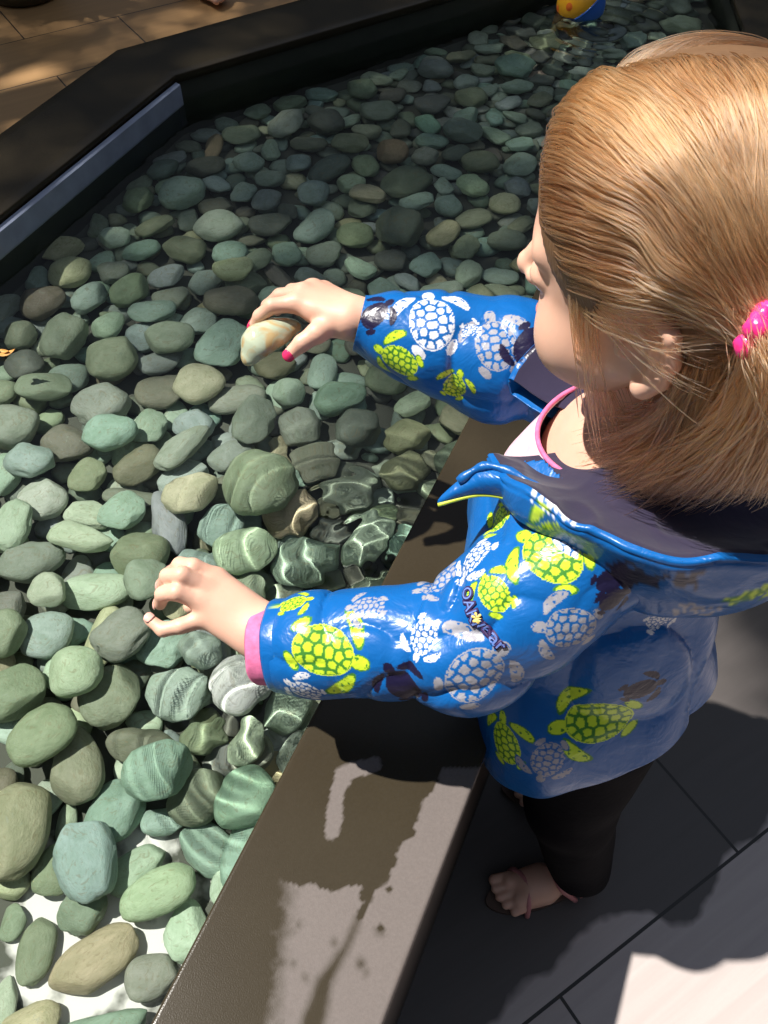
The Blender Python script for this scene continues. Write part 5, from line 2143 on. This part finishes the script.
def bather_sdf(p):
    q = p.copy(); q = (q - [*fpos, 0]) / 1.55
    d = foot_sdf(q, np.array([0.0, 0.0]), fd)
    an = np.array([*(-fd * 0.022), 0.085])
    return smin(d, chain(q, [an, an + [0.0, 0.02, 0.10], an + [-0.02, 0.03, 0.20]], [0.026, 0.034, 0.046], 0.02), 0.02) * 1.55


V, Q = surface_nets(bather_sdf, (fpos[0] - 0.22, fpos[1] - 0.22, -0.002), (fpos[0] + 0.2, fpos[1] + 0.26, 0.42), 0.004)
bme = fast_mesh('person', V, Q, [M_SKIN])
at = bme.attributes.new('lips', 'FLOAT', 'POINT')
bather = link('person', bme, origin=(*fpos, 0))
tag(bather, 'barefoot grown-up beyond the far rim, only the toes in view', 'person')

# ------------------------------------------------------------------ unseen crown and trunk, added and shaped to shade the far pool and paving
sdn = SUN / np.linalg.norm(SUN)
lines = []
rng = np.random.default_rng(5)
edge0 = OUTER[4]                                      # its shade begins a hand's breadth outside the far left rim
m = 0
lv, lfaces = [], []
tmpl_v, tmpl_f = leaf_mesh((0, 0, 0), (1, 0, 0), 1.0, 0.55, 0.06)
tmpl_v = np.array(tmpl_v)
sel = [0, 3, 6, 9, 12, 15, 18, 21, 24, 27, 30]
LEAVES = []
while m < 21000:
    x, y = rng.uniform(-2.4, 2.2), rng.uniform(0.55, 4.2)
    outw = (np.array([x, y]) - edge0) @ np.array([-ld[1], ld[0]])
    ease_ = min(1, max(0, (y - 0.66 + 0.05 * x - 0.10 * vnoise(np.array([[x * 2.2, 0, 1.0]]), 9)[0]) / 0.75))
    if x > 0.34:
        ease_ = max(ease_, min(1, max(0, (y - 0.57) / 0.10)))
    if (outw > 0.12 and y < 2.75) or rng.random() > ease_ ** 1.3:
        continue
    m += 1
    h = rng.uniform(5.6, 7.4)
    LEAVES.append(np.array([x, y, 0.4]) + SUN * -h + rng.normal(0, 0.02, 3))
LEAVES = np.array(LEAVES)
for c in LEAVES:
    a, b, g_ = rng.uniform(0, 6.28), rng.normal(0, 0.5), rng.normal(0, 0.5)
    R = np.array(Matrix.Rotation(a, 3, 'Z') @ Matrix.Rotation(b, 3, 'X') @ Matrix.Rotation(g_, 3, 'Y'))
    lv.append(c + (tmpl_v * rng.uniform(0.055, 0.085)) @ R.T)
n_t = len(tmpl_v)
fq = np.array(tmpl_f)
quads = (np.arange(len(lv))[:, None, None] * n_t + fq[None]).reshape(-1, 4)
M_CROWN = plain('added_crown_leaf', (0.05, 0.09, 0.02), 0.5, 5, 0.3)
M_BARK = plain('added_crown_bark', (0.07, 0.05, 0.035), 0.9, 30, 0.4, 0.5)
tb_ = np.array([-5.6, 2.0, 0.0])
tree = empty('tree', tb_)
tag(tree, 'unseen leafy crown and trunk added to shade the far water', 'tree')
fo = link('foliage', fast_mesh('foliage', np.concatenate(lv), quads, [M_CROWN]), tree)
cc = LEAVES.mean(0)
vs, fs = tube_mesh('t', catmull([tb_, tb_ + [0.05, 0, 1.5], tb_ + [0.1, 0.05, 3.2], (tb_ + cc) / 2 + [0, 0, 1.2], cc - [0.3, 0, 0.6]], 30), list(np.linspace(0.17, 0.06, 31)), 16)
link('trunk', mesh_data('trunk', vs, fs, [M_BARK]), tree)
for k in range(9):
    e = LEAVES[(k * 1511) % len(LEAVES)]
    s_ = tb_ * 0.35 + cc * 0.65 + [0, 0, 0.4]
    vs, fs = tube_mesh('b', catmull([s_, (s_ + e) / 2 + [0, 0, 0.15], e], 14), list(np.linspace(0.05, 0.012, 15)), 8)
    link('branch', mesh_data('branch', vs, fs, [M_BARK]), tree)
